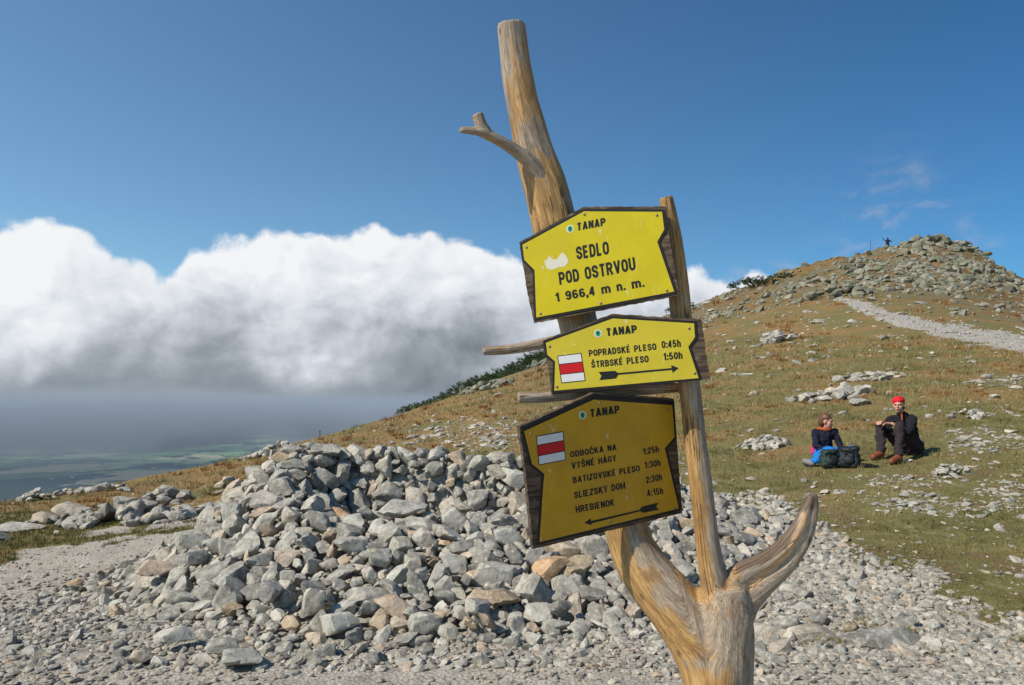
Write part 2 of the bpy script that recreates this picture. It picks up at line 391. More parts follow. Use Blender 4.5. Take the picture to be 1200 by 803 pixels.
# ------------------------------------------------------------------ materials of the setting
def m_ground(t, b):
    g = t.attr('gravel'); tr = t.attr('trail'); ta = t.attr('talus'); ru = t.attr('russet'); far = t.attr('far'); ff = t.attr('farfield')
    tc = t.new('ShaderNodeTexCoord').outputs['Object']
    n1 = t.noise(tc, 1.3, 6, .6); n2 = t.noise(tc, 9, 6, .65); n3 = t.noise(tc, 60, 5, .7); v1 = t.vor(tc, 38); v2 = t.vor(tc, 90, out='Color')
    # grit
    grit = t.mix(t.mr(n2, .3, .7), (.34, .29, .225), (.47, .415, .335))
    grit = t.mix(t.mr(n3, .35, .75), grit, (.54, .49, .41))
    grit = t.mix(t.mr(n1, .45, .7), grit, (.42, .36, .28))
    sepv = t.new('ShaderNodeSeparateColor'); t.l.new(v2, sepv.inputs[0])
    grit = t.mix(t.m('MULTIPLY', t.mr(sepv.outputs[0], .55, .9), .5), grit, (.52, .49, .43))
    n5 = t.noise(tc, 4.2, 7, .68); grit = t.mix(t.m('MULTIPLY', t.mr(n5, .50, .66), .55), grit, (.24, .21, .17)); grit = t.mix(t.m('MULTIPLY', t.mr(v1, .42, .62), .4), grit, (.18, .165, .14))
    # short alpine grass
    gr = t.mix(t.mr(n2, .32, .68), (.12, .105, .035), (.22, .19, .08))
    gr = t.mix(t.mr(n1, .42, .62), gr, (.15, .14, .05))
    gr = t.mix(t.m('MULTIPLY', t.mr(n3, .42, .8), .8), gr, (.30, .24, .11))
    gr = t.mix(t.m('MULTIPLY', t.mr(t.noise(tc, 1.9, 7, .65), .52, .62), .8), gr, (.17, .115, .06))
    rc = t.mix(t.mr(n2, .35, .65), (.19, .10, .038), (.27, .19, .08))
    rc = t.mix(t.mr(n3, .45, .75), rc, (.34, .25, .11))
    gr = t.mix(ru, gr, rc)
    tal = t.mix(t.mr(n2, .3, .7), (.10, .088, .055), (.21, .19, .14)); tal = t.mix(t.mr(t.noise(tc, .35, 5, .6), .46, .54), tal, (.17, .09, .035))
    c = t.mix(ta, gr, tal)
    gm = t.mr(t.m('ADD', g, t.m('MULTIPLY', t.m('SUBTRACT', n2, .5), .9)), .35, .65)
    c = t.mix(gm, c, grit)
    c = t.mix(t.mr(t.m('ADD', tr, t.m('MULTIPLY', t.m('SUBTRACT', n2, .5), .5)), .3, .6), c, (.38, .355, .31))
    # forested lower slopes and the patchwork plain
    geo = t.new('ShaderNodeNewGeometry').outputs['Position']
    q = t.vm('MULTIPLY', geo, (.00085, .0006, 0)); qw = t.vm('ADD', q, t.vm('MULTIPLY', t.comb(t.noise(q, 1.5, 3), t.noise(t.vm('ADD', q, (5, 5, 0)), 1.5, 3), 0), (1.2, .8, 0)))
    vc = t.vor(qw, 1.0, out='Color'); sc = t.new('ShaderNodeSeparateColor'); t.l.new(vc, sc.inputs[0])
    field = t.ramp(sc.outputs[0], [(0, (.09, .17, .06)), (.25, (.17, .30, .10)), (.5, (.26, .36, .14)), (.7, (.36, .34, .20)), (.88, (.13, .24, .08))], 'CONSTANT')
    wood = t.mr(t.m('ADD', t.noise(q, 1.1, 7, .6), t.m('MULTIPLY', t.mr(t.vm('LENGTH', geo), 9000, 16000, .22, -.04), 1.)), .49, .53)
    ed = t.vor(qw, 1.0, feature='DISTANCE_TO_EDGE')
    field = t.mix(t.mr(ed, .035, .015), field, (.02, .04, .018))
    field = t.mix(wood, field, (.016, .032, .016))
    forest = t.mix(t.noise(geo, .02, 5), (.02, .035, .015), (.05, .06, .025))
    c = t.mix(far, c, forest); c = t.mix(ff, c, field)
    setc(t, b, c)
    h = t.m('ADD', t.m('MULTIPLY', n3, .5), t.m('ADD', t.m('MULTIPLY', v1, .5), t.m('MULTIPLY', n2, .8)))
    t.put(b.inputs['Normal'], t.bump(h, .7, .03))
M_ground = mat('ground_surface', m_ground, .95); M_ground.node_tree.nodes['Principled BSDF'].inputs['Specular IOR Level'].default_value = .1

def rock_mat(name, obj_random, tint=(1.0, .985, .945), lichen=.0, bright=1.16):
    def f(t, b):
        tc = t.new('ShaderNodeTexCoord').outputs['Object']; geo = t.new('ShaderNodeNewGeometry').outputs['Position']
        oi = t.new('ShaderNodeObjectInfo').outputs['Random']
        rnd = oi if obj_random else t.attr('tone')
        v = t.vm('ADD', geo, t.comb(t.m('MULTIPLY', rnd, 37.), t.m('MULTIPLY', rnd, 11.), 0))
        n1 = t.noise(v, 5, 5, .6); n2 = t.noise(v, 26, 6, .65); n3 = t.noise(v, 150, 3, .7)
        base = t.ramp(rnd, [(0, (.18, .172, .155)), (.2, (.36, .345, .31)), (.38, (.26, .25, .225)), (.55, (.46, .44, .39)), (.72, (.31, .295, .265)), (.87, (.44, .405, .34)), (.95, (.42, .32, .235)), (.98, (.38, .36, .32))], 'LINEAR')
        base = t.mix(t.mr(n1, .34, .66), t.mix(1., base, (.60, .59, .57), 'MULTIPLY'), t.mix(1., base, (1.15, 1.15, 1.14), 'MULTIPLY'))
        base = t.mix(t.m('MULTIPLY', t.mr(n2, .50, .66), .6), base, (.52, .49, .43))
        base = t.mix(t.m('MULTIPLY', t.mr(n2, .46, .32), .65), base, (.13, .12, .10))
        base = t.mix(t.m('MULTIPLY', t.mr(n3, .58, .72), .5), base, (.12, .12, .115))
        base = t.mix(t.m('MULTIPLY', t.mr(n3, .42, .28), .35), base, (.6, .59, .56))
        rust = t.mr(t.noise(t.vm('ADD', v, (9, 3, 1)), 3.3, 4), .60, .75)
        base = t.mix(t.m('MULTIPLY', rust, .25), base, (.36, .25, .16))
        if lichen: base = t.mix(t.m('MULTIPLY', t.mr(t.noise(t.vm('ADD', v, (4, 8, 2)), 1.6, 6, .65), .42, .6), lichen), base, (.20, .215, .13))
        base = t.mix(1., base, tuple(c * bright for c in tint), 'MULTIPLY')
        setc(t, b, base)
        t.put(b.inputs['Normal'], t.bump(t.m('ADD', t.m('MULTIPLY', n2, 1.), t.m('MULTIPLY', n3, .3)), .8, .018))
    m = mat(name, f, .9); m.node_tree.nodes['Principled BSDF'].inputs['Specular IOR Level'].default_value = .18
    return m
M_rock = rock_mat('granite', True); M_rock_s = rock_mat('granite_rubble', False)
M_rock_w = rock_mat('warm_granite', True, (1.18, .98, .76), bright=1.05)
M_tal = rock_mat('lichen_granite', True, (.94, .93, .84), .7, .82); M_tal_s = rock_mat('lichen_granite_rubble', False, (.94, .93, .84), .65, .82)
M_peb = rock_mat('pebble_stone', False, (1.02, .99, .935), bright=1.12)

# ------------------------------------------------------------------ the ground sheet
def build_ground():
    az_in = np.linspace(R(-37), R(37), 540); az = np.concatenate([np.linspace(R(-180), R(-38), 60), az_in, np.linspace(R(38), R(180), 60)])
    rr = [.4]
    while rr[-1] < 120000:
        r_ = rr[-1]; rr.append(r_ * (1.12 if r_ < 2.5 else 1.0125 if r_ < 14 else 1.0095 if r_ < 105 else 1.035 if r_ < 3000 else 1.05))
    rr = np.array(rr); A, RR = np.meshgrid(az, rr)
    X, Y = RR * np.sin(A), RR * np.cos(A); Z = terrain(X, Y)
    nA, nR = len(az), len(rr)
    V = np.stack([X.ravel(), Y.ravel(), Z.ravel()], 1); V = np.vstack([V, [[0, 0, gz(0, .4)]]])
    i, j = np.meshgrid(np.arange(nR - 1), np.arange(nA - 1), indexing='ij'); a = (i * nA + j).ravel()
    Fc = np.stack([a, a + 1, a + nA + 1, a + nA], 1)[:, ::-1]
    cap = np.array([[len(V) - 1, k, k + 1, k + 1] for k in range(0)]).reshape(0, 4)
    px, py, g, tr, pt, ta, ru = masks(V[:, 0], V[:, 1], V[:, 2])
    r = np.hypot(V[:, 0], V[:, 1])
    near = 1 - sstep(110, 130, r)
    mo = sstep(.02, .1, shelter_h(V[:, 0], V[:, 1]))
    att = dict(gravel=np.clip(np.maximum(g, np.maximum(mo, pt * .36)) * near, 0, 1), trail=tr * near, talus=ta * near * .55, russet=ru * near, far=sstep(110, 200, r), farfield=sstep(3200, 4200, r))
    me = np_mesh('ground', V, Fc, M_ground, True, att)
    o = obj('ground', me); tag(o, kind='structure'); return o
GROUND = build_ground()
print('ground', round(time.time() - T0, 1))

# ------------------------------------------------------------------ rocks
def ico(sub):
    bm = bmesh.new(); bmesh.ops.create_icosphere(bm, subdivisions=sub, radius=1)
    v = np.array([x.co[:] for x in bm.verts]); f = np.array([[q.index for q in x.verts] for x in bm.faces]); bm.free(); return v, f
ICO = {k: ico(k) for k in (1, 2, 3, 4)}
def rock_shape(sub, seed, p=16, flat=None, noise=.03):
    rng = np.random.default_rng(seed); v, f = ICO[sub]
    q, _ = np.linalg.qr(rng.normal(size=(3, 3)))
    ns = []; ds = []
    for ax in range(3):
        for s in (-1, 1):
            n = s * q[ax] + rng.normal(size=3) * .22; ns.append(n / np.linalg.norm(n)); ds.append(rng.uniform(.55, .82))
    for k in range(rng.integers(3, 8)):
        n = rng.normal(size=3); ns.append(n / np.linalg.norm(n)); ds.append(rng.uniform(.72, .95))
    ns = np.array(ns); ds = np.array(ds)
    d = np.maximum(v @ ns.T, 0) / ds
    rad = (np.sum(d ** p, 1)) ** (-1 / p)
    w = v * rad[:, None]
    if noise:
        nn = fbm(w[:, 0] * 2.2 + seed, w[:, 1] * 2.2, w[:, 2] * 2.2, 4, seed=seed % 97)
        w = w * (1 + noise * 2 * nn)[:, None]
        if sub >= 3: w = w * (1 + .016 * fbm(w[:, 0] * 9 + seed, w[:, 1] * 9, w[:, 2] * 9, 2, seed=seed % 91))[:, None]
    # longest direction along x, thinnest along z
    c = w - w.mean(0); _, _, vt = np.linalg.svd(c, full_matrices=False)
    if np.linalg.det(vt) < 0: vt[2] *= -1
    w = c @ vt.T
    sc = flat if flat is not None else (1.0, rng.uniform(.85, 1.05), rng.uniform(.75, 1.05))
    w = w * np.array(sc); w /= np.abs(w[:, 0]).max()
    return w, f
ROCKS = {}
for sub, cnt in ((4, 5), (3, 18), (2, 12), (1, 12)):
    ROCKS[sub] = [rock_shape(sub, 100 * sub + k, 34 if sub > 2 else 20 if sub == 2 else 9, noise=.045 if sub > 1 else .08) for k in range(cnt)]
SLABS = [rock_shape(3, 900 + k, 20, flat=(1, random.uniform(.75, .95), random.uniform(.42, .6)), noise=.04) for k in range(6)]
_rm = {}
def rock_me(kind, k, m):
    key = (kind, k, m.name)
    if key not in _rm:
        v, f = (SLABS if kind == 'slab' else ROCKS[kind])[k]
        me = np_mesh('stone', v, f, m, True); me.set_sharp_from_angle(angle=R(28)); _rm[key] = me
    return _rm[key]
def rotmats(n, tilt=.5, normals=None, rng=RNG):
    """random turn about z then a tilt; optional slope normals"""
    a = rng.uniform(0, 2 * np.pi, n); t_ = np.abs(rng.normal(0, tilt, n)); b = rng.uniform(0, 2 * np.pi, n)
    ca, sa = np.cos(a), np.sin(a); Z = np.zeros(n); O = np.ones(n)
    Rz = np.stack([ca, -sa, Z, sa, ca, Z, Z, Z, O], 1).reshape(n, 3, 3)
    ax = np.stack([np.cos(b), np.sin(b), Z], 1); c, s = np.cos(t_), np.sin(t_)
    K = np.zeros((n, 3, 3)); K[:, 0, 2] = ax[:, 1]; K[:, 1, 2] = -ax[:, 0]; K[:, 2, 0] = -ax[:, 1]; K[:, 2, 1] = ax[:, 0]
    Rt = np.eye(3)[None] + s[:, None, None] * K + (1 - c)[:, None, None] * (K @ K)
    M = Rt @ Rz
    if normals is not None:
        nx, ny, nz_ = normals.T; K2 = np.zeros((n, 3, 3)); v = np.stack([-ny, nx, Z], 1)
        K2[:, 0, 1] = -v[:, 2]; K2[:, 0, 2] = v[:, 1]; K2[:, 1, 0] = v[:, 2]; K2[:, 1, 2] = -v[:, 0]; K2[:, 2, 0] = -v[:, 1]; K2[:, 2, 1] = v[:, 0]
        M = (np.eye(3)[None] + K2 + (K2 @ K2) / (1 + nz_)[:, None, None]) @ M
    return M
def merge_rocks(name, sub, pos, rot, scl, m, parent, origin, kind='stuff', smooth=False):
    if not len(pos): return None
    shapes = ROCKS[sub]; n = len(pos); vi = RNG.integers(0, len(shapes), n)
    VV, FF, TT = [], [], []; off = 0
    for k in range(len(shapes)):
        idx = np.where(vi == k)[0]
        if not len(idx): continue
        v, f = shapes[k]
        w = np.einsum('nij,nvj->nvi', rot[idx], v[None] * scl[idx][:, None, :]) + pos[idx][:, None, :] - np.array(origin)
        VV.append(w.reshape(-1, 3)); FF.append((f[None] + (np.arange(len(idx)) * len(v))[:, None, None]).reshape(-1, 3) + off); off += len(idx) * len(v)
        TT.append(np.repeat(RNG.random(len(idx)), len(v)))
    me = np_mesh(name, np.vstack(VV), np.vstack(FF), m, smooth, dict(tone=np.concatenate(TT)))
    o = obj(name, me, parent); tag(o, kind=kind); return o
def place_rock(parent, origin, pos, rot, scl, me, name='stone'):
    o = bpy.data.objects.new(name, me)
    M = Matrix.Translation(Vector(pos) - Vector(origin)) @ Matrix(rot.tolist()).to_4x4() @ Matrix.Diagonal((*scl, 1))
    o.matrix_local = M; COL.objects.link(o); o.parent = parent; return o
def normals_of(fn, X, Y, e=.12):
    dx = (fn(X + e, Y) - fn(X - e, Y)) / (2 * e); dy = (fn(X, Y + e) - fn(X, Y - e)) / (2 * e)
    n = np.stack([-dx, -dy, np.ones_like(X)], 1); return n / np.linalg.norm(n, axis=1)[:, None]
def scl3(r, rng=RNG): return np.stack([r * rng.uniform(.85, 1.3, len(r)), r * rng.uniform(.7, 1.05, len(r)), r * rng.uniform(.5, 1.05, len(r))], 1)

# ---- the stone shelter
def surf(X, Y): return terrain(X, Y, mound=False) + shelter_h(X, Y)
def dart(n_try, rlo, rhi, existing, region, k=.78, hmin=.05):
    """existing: list of arrays (x,y,z,r)"""
    X0, X1, Y0, Y1 = region
    pts = existing; cell = .5; grid = {}
    for q in pts: grid.setdefault((int(q[0] // cell), int(q[1] // cell)), []).append(q)
    new = []
    xs = RNG.uniform(X0, X1, n_try); ys = RNG.uniform(Y0, Y1, n_try); rs = RNG.uniform(rlo, rhi, n_try)
    hs = shelter_h(xs, ys) + RNG.normal(0, .02, n_try); zs = surf(xs, ys)
    for x, y, z, r_, h in zip(xs, ys, zs, rs, hs):
        if h < hmin: continue
        ok = True; ci, cj = int(x // cell), int(y // cell)
        for a in (-1, 0, 1):
            for b in (-1, 0, 1):
                for q in grid.get((ci + a, cj + b), ()):
                    dd = (q[0] - x) ** 2 + (q[1] - y) ** 2 + (q[2] - z) ** 2
                    if dd < (k * (q[3] + r_)) ** 2: ok = False; break
                if not ok: break
            if not ok: break
        if ok:
            q = (x, y, z, r_); grid.setdefault((ci, cj), []).append(q); pts.append(q); new.append(q)
    return new
shelter_o = G(480, 680); 
SHEL = thing('stone_shelter', 'large horseshoe heap of loose grey granite stones around a hollow, behind the signpost', 'stone shelter', shelter_o)
def build_shelter():
    reg = (-4.2, 3.2, 4.8, 10.1); ex = []
    # stones that stand out in the photograph (photo spot, depth, half length, turn, tilt, kind, material)
    hero = [
        (572, 728, 5.32, .115, 20, 60, 3, M_rock_w), (552, 730, 5.36, .11, 120, 50, 3, M_rock_w), (560, 712, 5.55, .16, 70, 35, 3, M_rock),
        (500, 728, 5.4, .15, 10, 25, 3, M_rock), (400, 730, 5.38, .19, 15, 20, 3, M_rock), (372, 706, 5.6, .21, 140, 70, 3, M_rock),
        (322, 690, 5.75, .15, 80, 75, 3, M_rock), (435, 712, 5.6, .12, 40, 30, 3, M_rock), (448, 655, 6.25, .16, 60, 40, 3, M_rock),
        (345, 605, 7.1, .19, 95, 60, 3, M_rock), (378, 612, 6.9, .21, 45, 60, 3, M_rock), (415, 640, 6.5, .20, 10, 20, 3, M_rock),
        (470, 597, 7.15, .32, 12, 10, 'slab', M_rock), (535, 590, 7.3, .22, 20, 25, 'slab', M_rock), (500, 620, 6.9, .25, 15, 30, 3, M_rock),
        (548, 680, 6.0, .15, 90, 60, 3, M_rock), (485, 660, 6.2, .14, 110, 75, 3, M_rock), (655, 712, 5.55, .13, 20, 60, 3, M_rock),
        (605, 655, 6.3, .15, 60, 60, 3, M_rock), (590, 700, 5.7, .17, 0, 20, 'slab', M_rock_w), (382, 528, 8.5, .24, 5, 5, 'slab', M_rock), (340, 545, 8.1, .24, 0, 5, 'slab', M_rock),
        (345, 556, 7.9, .20, 0, 8, 'slab', M_rock), (378, 540, 8.4, .2, 10, 20, 3, M_rock), (448, 535, 8.7, .2, 60, 40, 3, M_rock), (500, 535, 8.8, .18, 30, 60, 3, M_rock),
        (480, 545, 8.7, .22, 20, 40, 3, M_rock), (545, 543, 8.9, .26, 160, 20, 'slab', M_rock), (590, 540, 8.9, .24, 0, 40, 3, M_rock), (520, 532, 8.9, .17, 40, 60, 3, M_rock),
        (188, 655, 6.7, .23, 20, 35, 'slab', M_rock), (238, 652, 6.7, .18, 70, 50, 3, M_rock), (230, 632, 7.1, .21, 30, 40, 'slab', M_rock), (215, 700, 6.1, .2, 0, 20, 3, M_rock),
        (283, 620, 7.1, .22, 60, 50, 3, M_rock), (260, 640, 6.9, .18, 40, 40, 3, M_rock), (300, 590, 7.6, .22, 160, 20, 3, M_rock), (320, 622, 6.9, .15, 90, 60, 3, M_rock),
        (290, 770, 4.85, .17, 15, 8, 'slab', M_rock), (210, 745, 5.2, .2, 20, 12, 'slab', M_rock), (268, 757, 5.0, .16, 0, 10, 'slab', M_rock), (175, 770, 4.9, .1, 0, 10, 3, M_rock),
        (775, 640, 7.2, .2, 140, 40, 3, M_rock), (795, 657, 6.9, .18, 150, 40, 3, M_rock), (680, 662, 6.4, .17, 30, 30, 3, M_rock_w), (735, 700, 6., .15, 30, 30, 3, M_rock), (850, 618, 7.9, .16, 20, 30, 3, M_rock),
        (645, 633, 6.7, .16, 30, 30, 3, M_rock), (700, 690, 6.1, .16, 100, 40, 3, M_rock), (525, 700, 5.8, .15, 10, 30, 3, M_rock), (462, 690, 5.9, .14, 10, 50, 3, M_rock),
        (430, 600, 7.2, .17, 10, 30, 3, M_rock), (560, 615, 7., .18, 100, 50, 3, M_rock), (620, 600, 7.3, .19, 20, 30, 3, M_rock), (670, 575, 7.9, .2, 20, 30, 3, M_rock),
    ]
    parts = []
    for i, (px, py, Y, r_, turn, tilt, kd, m) in enumerate(hero):
        X = (px - 600) / 915 * Y; z = float(surf(np.array([X]), np.array([Y]))[0])
        zc = P(px, py, Y).z; zc = max(z - .03, min(zc, z + .16))
        Mx = (Matrix.Rotation(R(turn), 3, 'Z') @ Matrix.Rotation(R(tilt * (.8 if kd != 'slab' else .7)), 3, random.choice('XY')))
        rt = np.array(Mx)
        rr = np.array([r_]) * .78; s = np.array([1., .8 if kd != 'slab' else .9, .8 if kd != 'slab' else 1.]) * rr
        parts.append(((X, Y, zc), rt, s, kd, m)); ex.append((X, Y, zc, r_ * .56))
    big = dart(3500, .095, .145, ex, reg, .84, .10)
    med = dart(24000, .055, .09, ex, reg, .78, .05)
    sm = dart(30000, .038, .062, ex, reg, .80, .03)
    tiny = dart(24000, .024, .038, ex, reg, .8, -.02)
    def pack(lst, lift, tilt):
        a = np.array(lst); n = normals_of(surf, a[:, 0], a[:, 1], .15)
        pos = a[:, :3] + n * (a[:, 3] * lift)[:, None]; return pos, rotmats(len(a), tilt, n), scl3(a[:, 3] * 1.22)
    pB, rB, sB = pack(big, .12, .5); pM, rM, sM = pack(med, .10, .55); pS, rS, sS = pack(sm, .1, .6); pT, rT, sT = pack(tiny, .05, .6)
    for i in range(len(pB)): parts.append((pB[i], rB[i], sB[i], 3, M_rock_w if random.random() < .03 else M_rock))
    room = 300 - len(parts); order = np.argsort(pM[:, 1] - 10 * sM[:, 0])[:room]; rest = np.setdiff1d(np.arange(len(pM)), order)
    for i in order: parts.append((pM[i], rM[i], sM[i], 3, M_rock_w if random.random() < .05 else M_rock))
    print('shelter parts', len(parts), 'big', len(big), 'med', len(med), 'small', len(sm), 'tiny', len(tiny))
    for k, (p, rt, s, kd, m) in enumerate(parts):
        place_rock(SHEL, shelter_o, p, np.array(rt), s, rock_me(kd, k % (6 if kd == 'slab' else 18), m))
    # the rest and the filling beneath
    n = 1500; x = RNG.uniform(-4, 3, n); y = RNG.uniform(5, 10, n); keep = shelter_h(x, y) > .1; x, y = x[keep], y[keep]
    z = surf(x, y) - RNG.uniform(.07, .2, len(x)); r_ = RNG.uniform(.08, .13, len(x))
    merge_rocks('rubble', 2, np.vstack([pM[rest], pS[:900]]), np.concatenate([rM[rest], rS[:900]]), np.vstack([sM[rest], sS[:900]]), M_rock_s, SHEL, shelter_o, smooth=False)
    merge_rocks('rubble', 1, np.vstack([np.stack([x, y, z], 1), pT, pS[900:]]), np.concatenate([rotmats(len(x), .6), rT, rS[900:]]), np.vstack([scl3(r_), sT, sS[900:]]), M_rock_s, SHEL, shelter_o)
build_shelter()
print('shelter', round(time.time() - T0, 1))

# ---- smaller heaps and loose boulders: things of their own
def heap(label, px, py, w, d, h, n, r_, cat='stone heap', name='stone_heap', m=None, Y=None, group=None, slabs=.12):
    g = G(px, py); 
    if Y: g = Vector(((px - 600) / 915 * Y, Y, 0)); g.z = gz(g.x, g.y)
    t_ = thing(name, label, cat, g, group); m = m or M_rock
    for i in range(int(n * 1.35)):
        a = random.uniform(0, 2 * math.pi); q = math.sqrt(random.random()); x = q * math.cos(a) * w / 2; y = q * math.sin(a) * d / 2
        z = h * (1 - q ** 1.3) * random.uniform(.5, 1.05)
        rr = r_ * random.uniform(.6, 1.15) * (1.1 if z < h * .3 else 1)
        zz = gz(g.x + x, g.y + y) + z + rr * .12
        s = np.array([rr * random.uniform(.9, 1.3), rr * random.uniform(.75, 1), rr * random.uniform(.75, 1.05)])
        kd = 'slab' if random.random() < slabs else 2
        if r_ / g.y * 915 > 11: kd = 3 if kd == 2 else kd
        place_rock(t_, g, (g.x + x, g.y + y, zz), rotmats(1, .4)[0], s, rock_me(kd, random.randrange(6), m))
    return t_
heap('low rounded heap of pale stones in the grass left of the seated couple', 893, 523, .85, .6, .16, 46, .085)
heap('row of large pale boulders lying in the grass behind the seated couple', 975, 466, 1.9, .9, .12, 20, .2, slabs=.3)
heap('scattered pale stones in the grass just above the large boulders', 1012, 444, 1.9, .9, .1, 26, .12)
heap('small grey stone heap alone in the open grass halfway up the slope', 914, 400, 1.4, .8, .35, 16, .27)
heap('low heap of grey stones beside the dirt path left of the shelter', 152, 612, 2.0, .9, .28, 60, .16, name='stone_heap')
heap('small stone heap on the left ridge edge nearest the grey slabs', 49, 586, .7, .5, .22, 14, .11)
heap('little dark stone heap on the skyline between two left ridge heaps', 80, 580, .6, .4, .12, 6, .09)
heap('flat spread of stones on the left skyline above the path heap', 143, 574, 1.5, .8, .14, 13, .13)
heap('small pointed stone heap in grass above the path heap', 197, 590, .9, .6, .3, 18, .14)
heap('two stacked dark stones standing alone on the russet slope', 269, 571, .25, .2, .25, 4, .15)
heap('tiny stone stack on the skyline right of the two stacked stones', 329, 527, .7, .5, .25, 7, .18)
heap('low stones on the skyline left of the tiny stack', 301, 537, .9, .5, .08, 8, .15)
heap('low flat slabs at the edge of the dirt path near the shelter corner', 236, 602, 1.5, .5, .05, 9, .2, slabs=.8)
heap('stones gathered at the left foot of the slabs in the grass', 75, 612, 1.1, .5, .1, 12, .1)
heap('low dark rock heap where the pine bushes begin on the slope', 570, 456, 2.2, 1.4, .35, 24, .24, m=M_tal)
heap('pale stones half sunk at the trailhead on the upper hill', 982, 347, 4.0, 2.5, .7, 26, .34, m=M_tal)
heap('small stone pile in grass below the seated man', 1112, 556, .45, .35, .14, 12, .07)
heap('tiny stone heap right of the large pale boulders', 1135, 488, .7, .5, .12, 14, .08)
def boulder(label, px, py, l, w, h, turn, tilt, kd='slab', sink=.25, m=None, sub=0, name='boulder'):
    g = G(px, py); me = rock_me(kd, sub, m or M_rock)
    o = bpy.data.objects.new(name, me); o.location = (g.x, g.y, g.z + h * (.5 - sink)); o.scale = (l / 2, w / 2 / .75, h / 2 / (.33 if kd == 'slab' else .68))
    o.rotation_euler = (R(tilt), R(tilt * .5), R(turn)); link(o); tag(o, label, 'boulder'); return o
boulder('long flat grey slab lying in the grass at the left frame edge', 26, 622, .85, .45, .16, 10, 6)
boulder('dark slab end cut by the left frame edge below the long slab', 0, 634, .5, .4, .16, 0, 4, sub=1)
boulder('grey wedge shaped boulder at the left end of the path heap', 88, 603, .62, .45, .26, 20, 14, kd=3, sub=2)
boulder('squat pale boulder between the long slab and the path heap', 58, 611, .42, .3, .2, 0, 6, kd=3, sub=3)
boulder('broad pale bedrock slab level with the gravel right of the trunk', 1018, 752, .72, .34, .14, 4, 3, sub=3, sink=.40, name='bedrock_slab')
boulder('low rounded bedrock hump in the gravel beside the broad slab', 942, 746, .38, .26, .12, -8, 2, sub=4, sink=.38, name='bedrock_slab')
boulder('smooth pale bedrock just right of the trunk in the gravel', 890, 742, .5, .3, .1, 6, 3, sub=5, sink=.42, name='bedrock_slab')
boulder('pale boulder in gravel behind the broken antler shaped limb', 862, 645, .3, .25, .22, 50, 20, kd=3, sub=5, sink=.2)
boulder('pale flat boulder lying right of the large boulder row', 1008, 474, .5, .3, .16, 6, 4, sub=1, sink=.2)
boulder('grey stone at the left of the grass edge beside the shelter foot', 845, 622, .3, .22, .18, 10, 10, kd=3, sub=7, sink=.2)

